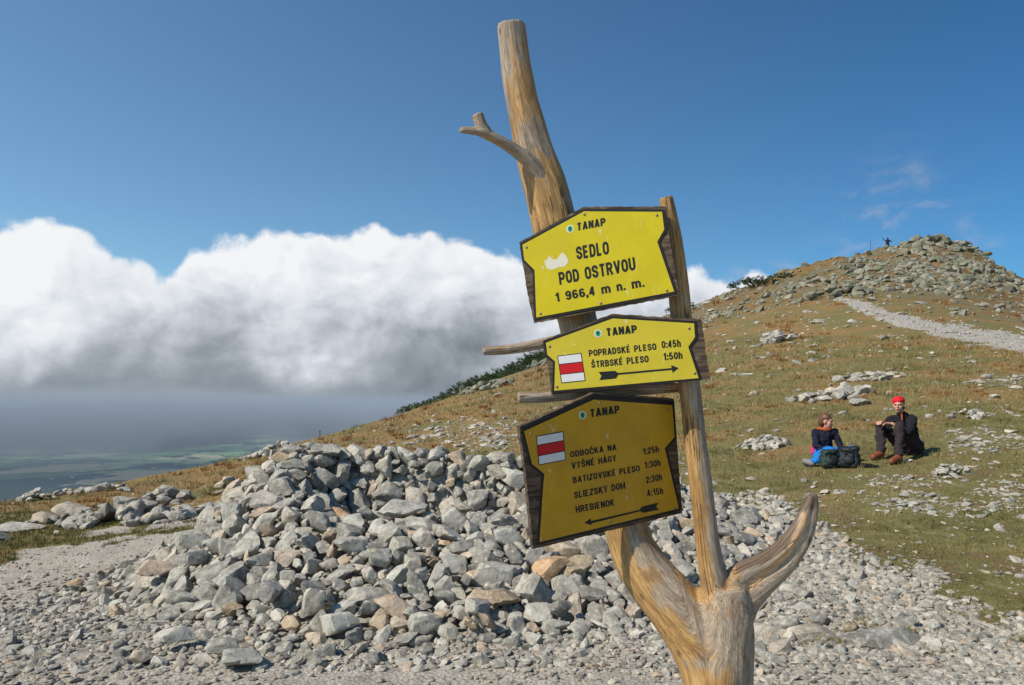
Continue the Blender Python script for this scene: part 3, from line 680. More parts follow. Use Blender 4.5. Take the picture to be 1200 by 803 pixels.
# ---- stones and gravel of the ground
def ground_scatter():
    def sample(n, ylo, yhi, p, xlo=-40, xhi=1240):
        px = RNG.uniform(xlo, xhi, n); py = ylo + (yhi - ylo) * RNG.random(n) ** p
        Y = ground_at(px, py); ok = ~np.isnan(Y); px, Y = px[ok], Y[ok]; Y = Y * RNG.uniform(.995, 1.005, len(Y))
        X = (px - 600) / 915 * Y; Z = terrain(X, Y, mound=False); return X, Y, Z
    parts = []
    # gravel zone
    X, Y, Z = sample(64000, 575, 850, .85); _, py, g, tr, pt, ta, ru = masks(X, Y, Z); px, _ = proj(X, Y, Z)
    dens = .30 + 1.5 * np.clip(fbm(X * .9, Y * .9, seed=77) * 1.2 + .5 * fbm(X * 3.5, Y * 3.5, seed=78) + .18, 0, 1)
    sand = np.maximum.reduce([sstep(1.2, .6, np.hypot((px - 470) / 420, (py - 800) / 26)), sstep(1.2, .6, np.hypot((px - 150) / 190, (py - 645) / 44)) * .99,
                              sstep(1.2, .6, np.hypot((px - 925) / 60, (py - 668) / 22)) * .8, sstep(1.2, .7, np.hypot((px - 30) / 110, (py - 690) / 25)) * .5, sstep(1.2, .8, np.hypot((px - 1018) / 64, (py - 752) / 13)) * 1.05, sstep(1.2, .8, np.hypot((px - 915) / 60, (py - 744) / 12)) * 1.0])
    prob = g * dens * (1 - .84 * sand); prob = np.where(shelter_h(X, Y) > .03, 0, prob)
    k = RNG.random(len(X)) < prob; X, Y, Z = X[k], Y[k], Z[k]; sand = sand[k]
    u = RNG.random(len(X)); r_ = .009 + .033 * u ** 3.4; r_ *= (1 - .3 * sand); r_ = np.maximum(r_, Y * .0015)
    # the stony belt left and below the shelter has larger stones
    belt = (np.interp(proj(X, Y, Z)[0], [0, 120, 400, 900, 1000], [1.05, 1.15, 1.15, 1.05, .95])); r_ *= belt
    n = normals_of(lambda a, b_: terrain(a, b_, mound=False), X, Y, .2)
    pos = np.stack([X, Y, Z + r_ * .22], 1); rot = rotmats(len(X), .3, n); s = scl3(r_) * np.array([1.2, 1, .72])
    order = np.argsort(-r_ / Y); print('gravel', len(X))
    big = order[:150]; mid = order[150:2600]; small = order[2600:34000]
    for i in big: parts.append((pos[i], rot[i], s[i] * 1.25, M_rock))
    merge_rocks('gravel', 2, pos[mid[:500]], rot[mid[:500]], s[mid[:500]], M_peb, GROUND, (0, 0, 0))
    merge_rocks('gravel', 1, pos[mid[500:]], rot[mid[500:]], s[mid[500:]], M_peb, GROUND, (0, 0, 0))
    # small pebbles on a twenty sided shape
    v0, f0 = ICO[1]
    pos2, rot2, s2 = pos[small], rot[small], s[small]
    bm = bmesh.new(); bmesh.ops.create_icosphere(bm, subdivisions=1, radius=1); vv = np.array([q.co[:] for q in bm.verts]); ff = np.array([[q.index for q in fc.verts] for fc in bm.faces]); bm.free()
    TW = [(vv * (1 + RNG.uniform(-.25, .25, (len(vv), 1))), ff) for _ in range(10)]
    global ROCKS; ROCKS[0] = TW
    merge_rocks('gravel', 0, pos2, rot2, s2, M_peb, GROUND, (0, 0, 0))
    # stones in the grass
    X, Y, Z = sample(60000, 350, 740, 1.0); px, py, g, tr, pt, ta, ru = masks(X, Y, Z)
    cl = fbm(X * .55, Y * .8, seed=88, o=3); cl2 = fbm(X * 1.9, Y * 1.9, seed=89, o=3)
    prob = sstep(.0, .5, cl + .6 * cl2) * .34 + .03 + pt * .95 + sstep(800, 1150, px) * sstep(560, 640, py) * sstep(.0, .5, cl2 + .1) * .4
    prob = np.where(py < 420, prob * 1.6 + .05, prob); prob = prob * np.where(px < 440, .45, 1) * np.where((px > 925) & (px < 1110) & (py > 500) & (py < 556), .08, 1)
    prob = np.where((g > .6) | (shelter_h(X, Y) > .02), 0, prob)
    k = RNG.random(len(X)) < prob * .55; X, Y, Z = X[k], Y[k], Z[k]
    u = RNG.random(len(X)); r_ = Y * (.0016 + .0052 * u ** 3.6)
    n = normals_of(lambda a, b_: terrain(a, b_, mound=False), X, Y, .3)
    pos = np.stack([X, Y, Z + r_ * .18], 1); rot = rotmats(len(X), .25, n); s = scl3(r_) * np.array([1.2, 1, .7])
    order = np.argsort(-r_ / Y); print('field', len(X))
    for i in order[:150]: parts.append((pos[i], rot[i], s[i] * 1.2, M_rock))
    merge_rocks('field_stones', 1, pos[order[150:1500]], rot[order[150:1500]], s[order[150:1500]], M_peb, GROUND, (0, 0, 0))
    merge_rocks('field_stones', 0, pos[order[1500:]], rot[order[1500:]], s[order[1500:]], M_peb, GROUND, (0, 0, 0))
    # trail gravel
    X, Y, Z = sample(16000, 340, 430, 1., 960, 1240); px, py, g, tr, pt, ta, ru = masks(X, Y, Z); k = tr > .3; X, Y, Z = X[k][:1700], Y[k][:1700], Z[k][:1700]
    r_ = Y * (.0005 + .0014 * RNG.random(len(X)) ** 3); merge_rocks('trail_gravel', 0, np.stack([X, Y, Z + r_ * .1], 1), rotmats(len(X), .3), scl3(r_), M_peb, GROUND, (0, 0, 0))
    for k_, (p, rt, sc_, m) in enumerate(parts): place_rock(GROUND, (0, 0, 0), p, rt, sc_, rock_me(2, k_ % 12, m))
    # talus
    X, Y, Z = sample(26000, 276, 440, 1., 560, 1250); px, py, g, tr, pt, ta, ru = masks(X, Y, Z)
    cl = fbm(X * .16, Y * .16, seed=66, o=4)
    up = sstep(960, 1020, px) * sstep(350, 335, py)
    prob = ta * (sstep(-.2, .4, cl) * .85 + .05) ; prob = np.maximum(prob, up * (.35 + .65 * sstep(-.25, .0, cl)) * np.where(ta > .3, 1, 0)) * (1 - sstep(.1, .4, tr))
    k = RNG.random(len(X)) < prob; X, Y, Z, up = X[k], Y[k], Z[k], up[k]
    u = RNG.random(len(X)); r_ = Y * (.0015 + .0052 * u ** 4) * (1 + .1 * up)
    n = normals_of(lambda a, b_: terrain(a, b_, mound=False), X, Y, .8)
    pos = np.stack([X, Y, Z + r_ * .25], 1) ; rot = rotmats(len(X), .5, n); s = scl3(r_)
    order = np.argsort(-r_ / Y); print('talus', len(X))
    o_ = G(1090, 330); T = thing('boulder_field', 'steep summit mound of piled lichen grey boulders above the gravel trail', 'boulder field', o_)
    for i in order[:300]: place_rock(T, o_, pos[i], rot[i], s[i] * 1.2, rock_me(2, int(i) % 12, M_tal), 'boulder')
    merge_rocks('scree', 1, pos[order[300:2600]], rot[order[300:2600]], s[order[300:2600]], M_tal_s, T, o_)
    merge_rocks('scree', 0, pos[order[2600:12000]], rot[order[2600:12000]], s[order[2600:12000]], M_tal_s, T, o_)
ground_scatter()
# stacked blocks of the summit tor
def summit():
    T = [o for o in COL.objects if o.name == 'boulder_field'][0]; o_ = T.location
    for i in range(95):
        px = random.choice([random.gauss(1088, 22), random.gauss(1130, 14), random.uniform(1050, 1175)]); Y = random.uniform(84, 90)
        if 1036 < px < 1056: continue
        X = (px - 600) / 915 * Y; z = gz(X, Y); r_ = random.uniform(.4, 1.05)
        place_rock(T, o_, (X, Y, z + random.uniform(-.1, .8)), rotmats(1, .5)[0], np.array([r_, r_ * .85, r_ * .7]), rock_me(2, random.randrange(12), M_tal), 'boulder')
    for i in range(26):
        px = random.uniform(900, 1034); Y = random.uniform(82, 88); X = (px - 600) / 915 * Y; z = gz(X, Y); r_ = random.uniform(.25, .6)
        place_rock(T, o_, (X, Y, z + .1), rotmats(1, .5)[0], np.array([r_, r_ * .85, r_ * .7]), rock_me(2, random.randrange(12), M_tal), 'boulder')
summit()
print('stones', round(time.time() - T0, 1))

# ------------------------------------------------------------------ grass
def m_grass(t, b):
    tn = t.attr('tone'); c = t.ramp(tn, [(0, (.09, .10, .028)), (.25, (.15, .135, .045)), (.5, (.25, .205, .085)), (.75, (.36, .28, .14)), (.9, (.30, .14, .04)), (1., (.22, .09, .03))])
    setc(t, b, c); b.inputs['Specular IOR Level'].default_value = .1
M_grass = mat('grass_blades', m_grass, .8)
def blades(name, X, Y, Z, L, Wd, tone, spread, nb, label=None, parent=None):
    n = len(X); rep = lambda a: np.repeat(a, nb)
    x, y, z, l, w, tn = map(rep, (X, Y, Z, L, Wd, tone)); N = n * nb
    a = RNG.uniform(0, 2 * np.pi, N); q = np.sqrt(RNG.random(N)) * rep(spread); bx = x + q * np.cos(a); by = y + q * np.sin(a)
    lean = RNG.uniform(.1, .9, N) * l; a2 = a + RNG.normal(0, .8, N); l2 = l * RNG.uniform(.5, 1.1, N)
    ta = RNG.uniform(0, np.pi, N); wx, wy = np.cos(ta) * w, np.sin(ta) * w
    p0 = np.stack([bx - wx, by - wy, z - .01], 1); p1 = np.stack([bx + wx, by + wy, z - .01], 1)
    p2 = np.stack([bx + np.cos(a2) * lean, by + np.sin(a2) * lean, z + l2], 1)
    V = np.stack([p0, p1, p2], 1).reshape(-1, 3); Fc = np.arange(N * 3).reshape(-1, 3)
    tone3 = np.repeat(np.clip(tn + RNG.normal(0, .09, N), 0, 1), 3)
    me = np_mesh(name, V, Fc, M_grass, False, dict(tone=tone3)); o = obj(name, me, parent); tag(o, label, None, None, 'stuff'); return o
def build_grass():
    n = 60000; px = RNG.uniform(-60, 1260, n); py = 395 + 345 * RNG.random(n); Y = ground_at(px, py); ok = ~np.isnan(Y); px, Y = px[ok], Y[ok]
    X = (px - 600) / 915 * Y; Z = terrain(X, Y, mound=False); px, py, g, tr, pt, ta, ru = masks(X, Y, Z)
    prob = (1 - sstep(.3, .7, g)) * np.clip(1.0 + 2.2 * fbm(X * 1.4, Y * 1.4, seed=58) + 1.6 * fbm(X * 5, Y * 5, seed=59, o=2), .08, 1) * (1 - pt * .8) * (1 - tr) * (1 - .7 * ta); prob = np.where(shelter_h(X, Y) > .03, 0, prob)
    k = RNG.random(len(X)) < prob; X, Y, Z, ru = X[k], Y[k], Z[k], ru[k]
    a = fbm(X * .7, Y * .7, seed=55) ; b_ = fbm(X * 3, Y * 3, seed=56)
    tone = np.clip(.32 + a * .9 + b_ * .45 + ru * .28, 0, .95); L = np.clip(Y * .0042, .025, .14) * RNG.uniform(.5, 1.3, len(X)) * np.clip(1 + 1.6 * b_, .5, 1.6)
    o = blades('grass', X, Y, Z, L, Y * .00042, tone, Y * .006, 6, 'short olive and straw coloured alpine grass on the slope')
    # russet tussocks
    n = 8500; px = RNG.uniform(-60, 1260, n); py = 350 + 250 * RNG.random(n); Y = ground_at(px, py); ok = ~np.isnan(Y); px, Y = px[ok], Y[ok]
    X = (px - 600) / 915 * Y; Z = terrain(X, Y, mound=False); px, py, g, tr, pt, ta, ru = masks(X, Y, Z)
    cl = fbm(X * .5, Y * .5, seed=57)
    pr = (ru * .8 + .03) * (1 - g) * (1 - tr) * (1 - pt) * sstep(-.3, .4, cl) * np.where(px < 830, 1, .55) * sstep(10, 15, Y); k = RNG.random(len(X)) < pr
    X, Y, Z = X[k], Y[k], Z[k]; print('tussocks', len(X))
    L = np.clip(Y * .006, .08, .35) * RNG.uniform(.6, 1.2, len(X))
    blades('tussock_grass', X, Y, Z, L, np.clip(Y * .0005, .004, .05), np.where(RNG.random(len(X)) < .6, RNG.uniform(.86, 1., len(X)), RNG.uniform(.55, .8, len(X))), Y * RNG.uniform(.003, .008, len(X)), 34, 'russet tufts of dry grass dotted over the ridge')
    # green tufts at the path edge
    n = 2500; px = RNG.uniform(-50, 240, n); py = RNG.uniform(600, 665, n); Y = ground_at(px, py); X = (px - 600) / 915 * Y; Z = terrain(X, Y, mound=False); px, py, g, tr, pt, ta, ru = masks(X, Y, Z)
    k = (g < .6); X, Y, Z = X[k], Y[k], Z[k]
    blades('path_edge_grass', X, Y, Z, np.full(len(X), .05), Y * .0005, RNG.uniform(0, .35, len(X)), np.full(len(X), .05), 8, 'greener short grass along the dirt path at left')
    # small tufts among the bedrock slabs
    pts = []
    for cx, cy, rx, ry, cnt in ((1008, 731, 12, 5, 60), (1040, 741, 30, 3, 90), (985, 745, 25, 3, 50), (1085, 766, 14, 4, 40), (1180, 752, 12, 4, 40), (960, 752, 20, 5, 50), (156, 672, 8, 6, 60), (1115, 722, 14, 3, 30)):
        for _ in range(cnt): pts.append((random.gauss(cx, rx * .6), random.gauss(cy, ry * .6)))
    px, py = np.array(pts).T; Y = ground_at(px, py); X = (px - 600) / 915 * Y; Z = terrain(X, Y, mound=False)
    blades('gravel_tufts', X, Y, Z, np.full(len(X), .035), np.full(len(X), .0022), RNG.uniform(.05, .6, len(X)), np.full(len(X), .03), 10, 'little green and brown tufts among gravel by the bedrock slabs')
build_grass()
print('grass', round(time.time() - T0, 1))

# ------------------------------------------------------------------ dwarf pines
def m_pine(t, b):
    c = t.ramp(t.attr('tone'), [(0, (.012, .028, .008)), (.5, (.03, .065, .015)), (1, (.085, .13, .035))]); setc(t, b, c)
M_pine = mat('pine_needles', m_pine, .7); M_bark = simple('pine_bark', (.10, .07, .05), .9, .3, 20)
def pine_mesh(seed):
    rng = np.random.default_rng(seed); V = []; T_ = []
    tips = 170
    a = rng.uniform(0, 2 * np.pi, tips); q = np.sqrt(rng.random(tips)); x = q * np.cos(a); y = q * np.sin(a)
    z = (1 - q ** 2) ** .5 * rng.uniform(.35, 1.05, tips) + .05 * rng.normal(size=tips)
    for i in range(tips):
        n = 30; c = np.array([x[i], y[i], max(z[i], .1)]); d = np.array([x[i] * .7, y[i] * .7, .9]); d /= np.linalg.norm(d)
        t_ = rng.random(n); base = c + d * (t_ * .16 - .08)[:, None] + rng.normal(size=(n, 3)) * .025
        dirn = rng.normal(size=(n, 3)) * .6 + d * .9; dirn /= np.linalg.norm(dirn, axis=1)[:, None]
        w = np.cross(dirn, rng.normal(size=(n, 3))); w /= np.linalg.norm(w, axis=1)[:, None]
        L = rng.uniform(.045, .09, n)[:, None]
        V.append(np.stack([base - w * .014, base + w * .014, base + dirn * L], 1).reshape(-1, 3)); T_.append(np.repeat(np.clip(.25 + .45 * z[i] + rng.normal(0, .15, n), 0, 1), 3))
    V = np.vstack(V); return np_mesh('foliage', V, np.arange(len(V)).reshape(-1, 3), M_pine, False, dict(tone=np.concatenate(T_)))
PM = [pine_mesh(k) for k in range(4)]
def stem_mesh():
    bm = bmesh.new()
    for k in range(7):
        a = k * .9; d = Vector((math.cos(a) * .7, math.sin(a) * .7, .55))
        m4 = Matrix.Translation(d / 2) @ d.to_track_quat('Z', 'Y').to_matrix().to_4x4(); bmesh.ops.create_cone(bm, segments=6, radius1=.05, radius2=.015, depth=d.length, matrix=m4)
    return bm_mesh('stem', bm, M_bark)
SM_ = stem_mesh()
pine_spots = [(484, 478, .9), (497, 474, 1.1), (511, 470, 1.2), (524, 465, 1.4), (538, 459, 1.5), (551, 453, 1.6), (564, 448, 1.7), (577, 442, 1.8), (590, 436, 1.9), (604, 430, 2.0), (617, 424, 2.1), (630, 418, 2.2), (644, 413, 2.2), (657, 408, 2.2)]
def pine(px, py, rad, label, hgt=.75, back=.0, grp='dwarf pine bushes along the ridge line', sink=.15):
    Y = float(ground_at(px, py)[0]); 
    if math.isnan(Y): Y = float(np.interp(px, sorted(COLS), [COLS[c][1] for c in sorted(COLS)])) + back
    X = (px - 600) / 915 * Y; t_ = thing('dwarf_pine', label, 'shrub', (X, Y, gz(X, Y) - sink), grp, random.uniform(0, 6))
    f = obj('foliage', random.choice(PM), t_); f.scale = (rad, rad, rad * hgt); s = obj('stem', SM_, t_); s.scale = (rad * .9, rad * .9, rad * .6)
for px, py, rad in pine_spots:
    pine(px, py, rad * .85, 'dark green dwarf pine in the low band along the skyline left of the signs', .55)
for i, (px, py, rad) in enumerate([(836, 350, 1.1), (848, 345, 1.2), (860, 340, 1.3), (872, 336, 1.3), (884, 332, 1.3), (896, 329, 1.2), (907, 325, 1.1)]):
    pine(px, py, rad, 'low dwarf pine in the band on the skyline right of the signs', .22, sink=.3, grp='dwarf pine bushes on the right skyline')
for px, py, rad, lb in ((888, 336, 2.2, 'round dark green dwarf pine patch on the stony slope below the skyline'), (922, 325, 1.9, 'olive dwarf pine patch just below the right skyline'), (806, 364, 1.6, 'small dwarf pine on the slope beside the right pole of the signpost'), (733, 462, 1.1, 'rounded dwarf pine showing between the middle and bottom signs')):
    pine(px, py, rad, lb, .4 if px != 733 else .6, grp=None)

# ------------------------------------------------------------------ wood
def m_wood(t, b):
    g = t.attr('grain', 'Vector'); gold = t.attr('gold'); fresh = t.attr('fresh')
    gs = t.vm('MULTIPLY', g, (1, 1, .055)); gm_ = t.vm('MULTIPLY', g, (1, 1, .22))
    n1 = t.noise(gs, 48, 8, .7, .1); n2 = t.noise(gs, 190, 6, .75); n3 = t.noise(gm_, 7, 4, .55, .4); crack = t.noise(t.vm('MULTIPLY', g, (1, 1, .05)), 10, 3, .55, .5)
    n4 = t.noise(g, 9, 5, .6)
    grey = t.mix(t.mr(n1, .3, .7), (.24, .18, .12), (.46, .375, .28))
    grey = t.mix(t.m('MULTIPLY', t.mr(n2, .50, .68), .6), grey, (.50, .44, .36))
    gold_c = t.mix(t.mr(n1, .3, .7), (.31, .165, .06), (.58, .37, .145))
    f = t.mr(t.m('ADD', t.m('ADD', gold, t.m('MULTIPLY', t.m('SUBTRACT', n3, .5), 1.7)), t.m('MULTIPLY', t.m('SUBTRACT', n4, .5), .8)), .38, .58)
    c = t.mix(f, grey, gold_c)
    fine = t.noise(t.vm('MULTIPLY', g, (1, 1, .035)), 330, 3, .8)
    c = t.mix(1., c, t.mix(t.mr(fine, .36, .60), (.58, .54, .50), (1.1, 1.1, 1.1)), 'MULTIPLY')
    pit = t.mr(t.vor(t.vm('MULTIPLY', g, (1, 1, .35)), 21), .14, .07); c = t.mix(t.m('MULTIPLY', pit, t.m('MULTIPLY', t.mr(n4, .48, .6), .8)), c, (.07, .04, .025))
    c = t.mix(t.m('MULTIPLY', t.mr(n4, .52, .72), .65), c, (.20, .115, .06))
    c = t.mix(t.m('MULTIPLY', t.mr(n3, .60, .72), .5), c, (.24, .22, .20))
    cr = t.m('MULTIPLY', t.mr(t.m('ABSOLUTE', t.m('SUBTRACT', crack, .5)), .008, .0015), t.m('MULTIPLY', t.attr('pure'), t.mr(n4, .40, .6)))
    c = t.mix(t.m('MULTIPLY', cr, .85), c, (.05, .035, .025))
    kn = t.vor(t.vm('MULTIPLY', g, (1, 1, .6)), 7.5); kf = t.mr(kn, .10, .05)
    c = t.mix(t.m('MULTIPLY', kf, .75), c, (.09, .05, .03))
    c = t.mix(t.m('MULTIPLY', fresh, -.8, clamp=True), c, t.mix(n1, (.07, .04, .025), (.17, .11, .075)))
    c = t.mix(fresh, c, t.mix(t.mr(n2, .35, .7), (.50, .26, .11), (.78, .58, .36)))
    setc(t, b, c)
    h = t.m('ADD', t.m('MULTIPLY', n1, .8), t.m('SUBTRACT', t.m('MULTIPLY', n2, .35), t.m('ADD', t.m('MULTIPLY', cr, 1.2), t.m('MULTIPLY', kf, .5))))
    t.put(b.inputs['Normal'], t.bump(h, .75, .006))
M_wood = mat('weathered_wood', m_wood, .62); M_wood.node_tree.nodes['Principled BSDF'].inputs['Specular IOR Level'].default_value = .28

def sweep(bm, pts, rads, seg=24, sub=6, lump=.06, seed=0, flat=None):
    """closed tube through pts (Vectors) with radii; Catmull-Rom"""
    P_, R_ = [], []
    n = len(pts)
    for i in range(n - 1):
        p0, p1, p2, p3 = pts[max(i - 1, 0)], pts[i], pts[i + 1], pts[min(i + 2, n - 1)]
        for k in range(sub):
            t_ = k / sub; P_.append(.5 * ((2 * p1) + (-p0 + p2) * t_ + (2 * p0 - 5 * p1 + 4 * p2 - p3) * t_ ** 2 + (-p0 + 3 * p1 - 3 * p2 + p3) * t_ ** 3)); R_.append(rads[i] * (1 - t_) + rads[i + 1] * t_)
    P_.append(pts[-1]); R_.append(rads[-1])
    rings = []; up = Vector((0, 1, 0.01))
    for i, (p, r_) in enumerate(zip(P_, R_)):
        tg = (P_[min(i + 1, len(P_) - 1)] - P_[max(i - 1, 0)]).normalized(); a = tg.cross(up).normalized(); b_ = tg.cross(a).normalized()
        ring = []
        for s in range(seg):
            th = 2 * math.pi * s / seg
            l = 1 + lump * float(pn(np.array([math.cos(th) * 1.3 + seed]), math.sin(th) * 1.3, i * .12)[0]) * 1.6
            fa, fb = (flat or (1, 1)); ring.append(bm.verts.new(p + (a * math.cos(th) * fa + b_ * math.sin(th) * fb) * r_ * l))
        rings.append(ring)
    for r0, r1 in zip(rings[:-1], rings[1:]):
        for s in range(seg): bm.faces.new((r0[s], r0[(s + 1) % seg], r1[(s + 1) % seg], r1[s]))
    bm.faces.new(rings[0][::-1]); bm.faces.new(rings[-1]); bmesh.ops.recalc_face_normals(bm, faces=bm.faces)
    return P_, R_
def remeshed(bm, voxel, smooth=3, fac=.5):
    me = bpy.data.meshes.new('tmp'); bm.to_mesh(me); bm.free(); o = bpy.data.objects.new('tmp', me); COL.objects.link(o)
    md = o.modifiers.new('r', 'REMESH'); md.mode = 'VOXEL'; md.voxel_size = voxel; md.use_smooth_shade = True
    if smooth: ms = o.modifiers.new('s', 'SMOOTH'); ms.iterations = smooth; ms.factor = fac
    dg = bpy.context.evaluated_depsgraph_get(); dg.update(); res = bpy.data.meshes.new_from_object(o.evaluated_get(dg))
    bpy.data.objects.remove(o); return res
def verts(me): v = np.empty(len(me.vertices) * 3, np.float32); me.vertices.foreach_get('co', v); return v.reshape(-1, 3).astype(float)
def wood_attrs(me, axes, origin, gold_fn=None, fresh_fn=None, displace=.0):
    """axes: list of polylines (world Vectors); coordinates along and across the fibre for each vertex"""
    V = verts(me) + np.array(origin); Ds = []; Gs = []
    for ai, ax in enumerate(axes):
        A = np.array([q[:] for q in ax]); s = A[0][2]; best = np.full(len(V), 1e9); G_ = np.zeros((len(V), 3))
        for i in range(len(A) - 1):
            d = A[i + 1] - A[i]; L = np.linalg.norm(d); d = d / L; w = V - A[i]; t_ = np.clip(w @ d, 0, L); c = w - t_[:, None] * d; dist = np.linalg.norm(c, axis=1)
            a = np.cross(d, (0, 1, .01)); a /= np.linalg.norm(a); b_ = np.cross(d, a)
            m_ = dist < best - 1e-6; best[m_] = dist[m_]
            G_[m_] = np.stack([c @ a, c @ b_, s + t_], 1)[m_]; s += L
        Ds.append(best); Gs.append(G_)
    Ds = np.array(Ds); wt = np.exp(-(Ds - Ds.min(0)) / .012); wt /= wt.sum(0); pure = sstep(.75, .98, wt.max(0)); G_ = sum(w_[:, None] * g_ for w_, g_ in zip(wt, Gs))
    if displace:
        n_ = np.empty(len(V) * 3, np.float32); me.vertices.foreach_get('normal', n_); n_ = n_.reshape(-1, 3)
        dsp = displace * (fbm(G_[:, 0] * 22, G_[:, 1] * 22, G_[:, 2] * 1.6, 3, seed=4) + .6 * fbm(G_[:, 0] * 60, G_[:, 1] * 60, G_[:, 2] * 2.5, 2, seed=6))
        V2 = V + n_ * dsp[:, None] - np.array(origin); me.vertices.foreach_set('co', V2.astype(np.float32).ravel())
    a = me.attributes.new('grain', 'FLOAT_VECTOR', 'POINT'); a.data.foreach_set('vector', G_.astype(np.float32).ravel())
    a = me.attributes.new('pure', 'FLOAT', 'POINT'); a.data.foreach_set('value', pure.astype(np.float32))
    a = me.attributes.new('gold', 'FLOAT', 'POINT'); a.data.foreach_set('value', (gold_fn(V) if gold_fn else np.full(len(V), .3)).astype(np.float32))
    a = me.attributes.new('fresh', 'FLOAT', 'POINT'); a.data.foreach_set('value', (fresh_fn(V) if fresh_fn else np.zeros(len(V))).astype(np.float32))
    me.materials.clear(); me.materials.append(M_wood); me.update()
def px2m(w, Y): return w / 2 * Y / F
BASE = Vector((P(845, 700, 2.86).x, 2.86, gz(.76, 2.86)))
POST = thing('tree_signpost', 'bare forked weathered tree trunk serving as the signpost, tall cut stem leaning left', 'signpost', BASE)
def build_post():
    def chain(lst): return [P(x, y, Y) for x, y, w, Y in lst], [px2m(w, Y) for x, y, w, Y in lst]
    L = [(843, 860, 80, 2.88), (838, 800, 74, 2.88), (824, 757, 72, 2.89), (797, 718, 67, 2.91), (765, 680, 60, 2.94), (743, 645, 54, 2.96), (731, 610, 51, 2.97), (714, 540, 49, 2.98), (700, 470, 48, 2.98), (686, 415, 46, 2.97), (676, 375, 46, 2.96), (664, 320, 52, 2.94), (650, 262, 55, 2.92), (638, 215, 53, 2.91), (623, 168, 45, 2.90), (612, 120, 40, 2.89), (604, 75, 36, 2.89), (598.5, 29, 34, 2.88)]
    base = [(840, 980, 106, 2.86), (840, 900, 90, 2.87), (841, 840, 82, 2.87), (841, 800, 76, 2.87), (845, 755, 74, 2.87), (848, 718, 66, 2.87), (848, 690, 56, 2.88)]
    M_ = [(846, 740, 50, 2.86), (841, 705, 34, 2.86), (833, 665, 29, 2.86), (827, 620, 27, 2.86), (820, 560, 26, 2.85), (813, 500, 25, 2.84), (806, 440, 25, 2.82), (799, 380, 24, 2.80), (794, 330, 23, 2.78), (788, 280, 22, 2.76), (780, 231, 15, 2.745)]
    Aq = [(852, 730, 56, 2.87), (873, 702, 38, 2.88), (894, 683, 30, 2.88), (920, 661, 24, 2.88), (939, 634, 20, 2.88), (949, 605, 17, 2.88), (955, 577, 5, 2.88)]
    Ai = [(852, 700, 50, 2.87), (868, 674, 28, 2.87), (893, 660, 23, 2.86), (918, 640, 19, 2.86), (938, 611, 14, 2.86), (951, 581, 6, 2.87)]
    bm = bmesh.new(); axes = []
    for k, ch in enumerate((L, base, M_, Aq, Ai)):
        p, r_ = chain(ch); ax, _ = sweep(bm, p, r_, 28, 6, .07, k * 3.1); axes.append(ax)
    # root flare under the frame
    for k in range(5):
        a = k * 1.256 + .4; b0 = P(840, 930, 2.86); sweep(bm, [b0, Vector((b0.x + math.cos(a) * .14, 2.86 + math.sin(a) * .14, BASE.z + .04)), Vector((b0.x + math.cos(a) * .32, 2.86 + math.sin(a) * .32, BASE.z - .08))], [.09, .06, .03], 12, 4, .05, k)
    for v in bm.verts: v.co -= BASE
    me = remeshed(bm, .0062, 3)
    def gold(V):
        px, py = proj(V[:, 0], V[:, 1], V[:, 2]); g = np.interp(py, [20, 120, 260, 400, 480, 560, 640, 700, 760, 803], [.52, .56, .62, .50, .52, .54, .60, .62, .58, .55])
        # yellow wood, with sunlit left and greyer shaded right painted in
        g = g + np.where((px < 1060) & (py > 590), np.interp(px - np.interp(py, [600, 640, 700, 760, 803], [735, 740, 765, 815, 838]), [-45, -10, 25, 60], [.32, .18, -.12, -.15]), 0) * np.where(px < 815, 1, .4)
        g = g + np.where((py > 440) & (px > 790) & (px < 850) & (py < 680), np.interp(px - np.interp(py, [440, 680], [806, 836]), [-12, -2, 4, 12], [.25, .2, -.1, -.3]), 0)
        g = np.where(px > 868, .12, g); return g
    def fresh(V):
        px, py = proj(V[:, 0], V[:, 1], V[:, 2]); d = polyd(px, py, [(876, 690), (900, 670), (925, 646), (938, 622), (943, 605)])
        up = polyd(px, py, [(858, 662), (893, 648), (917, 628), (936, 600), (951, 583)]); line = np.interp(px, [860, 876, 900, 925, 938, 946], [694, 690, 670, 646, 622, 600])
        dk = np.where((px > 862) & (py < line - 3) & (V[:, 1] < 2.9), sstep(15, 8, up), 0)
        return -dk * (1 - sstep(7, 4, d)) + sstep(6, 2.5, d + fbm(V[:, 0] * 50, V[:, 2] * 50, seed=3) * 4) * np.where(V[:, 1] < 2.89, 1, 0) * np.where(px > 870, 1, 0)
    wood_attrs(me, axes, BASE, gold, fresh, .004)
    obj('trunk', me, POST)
    # side branch with its stub
    bm = bmesh.new(); br = [(640, 214, 26, 2.87), (622, 192, 19, 2.84), (605, 178, 15, 2.82), (585, 165, 13, 2.79), (566, 156, 12, 2.77), (552, 153, 9, 2.76), (539, 152, 6.5, 2.75)]
    p, r_ = chain(br); ax, _ = sweep(bm, p, r_, 16, 6, .1, 2.)
    st = [(571, 157, 13, 2.775), (564, 147, 14, 2.77), (559, 134, 13.5, 2.765)]; p, r_ = chain(st); ax2, _ = sweep(bm, p, r_, 14, 5, .1, 4.)
    for v in bm.verts: v.co -= BASE
    me = remeshed(bm, .004, 2); wood_attrs(me, [ax, ax2], BASE, lambda V: np.full(len(V), .36), None, .004); obj('side_branch', me, POST)
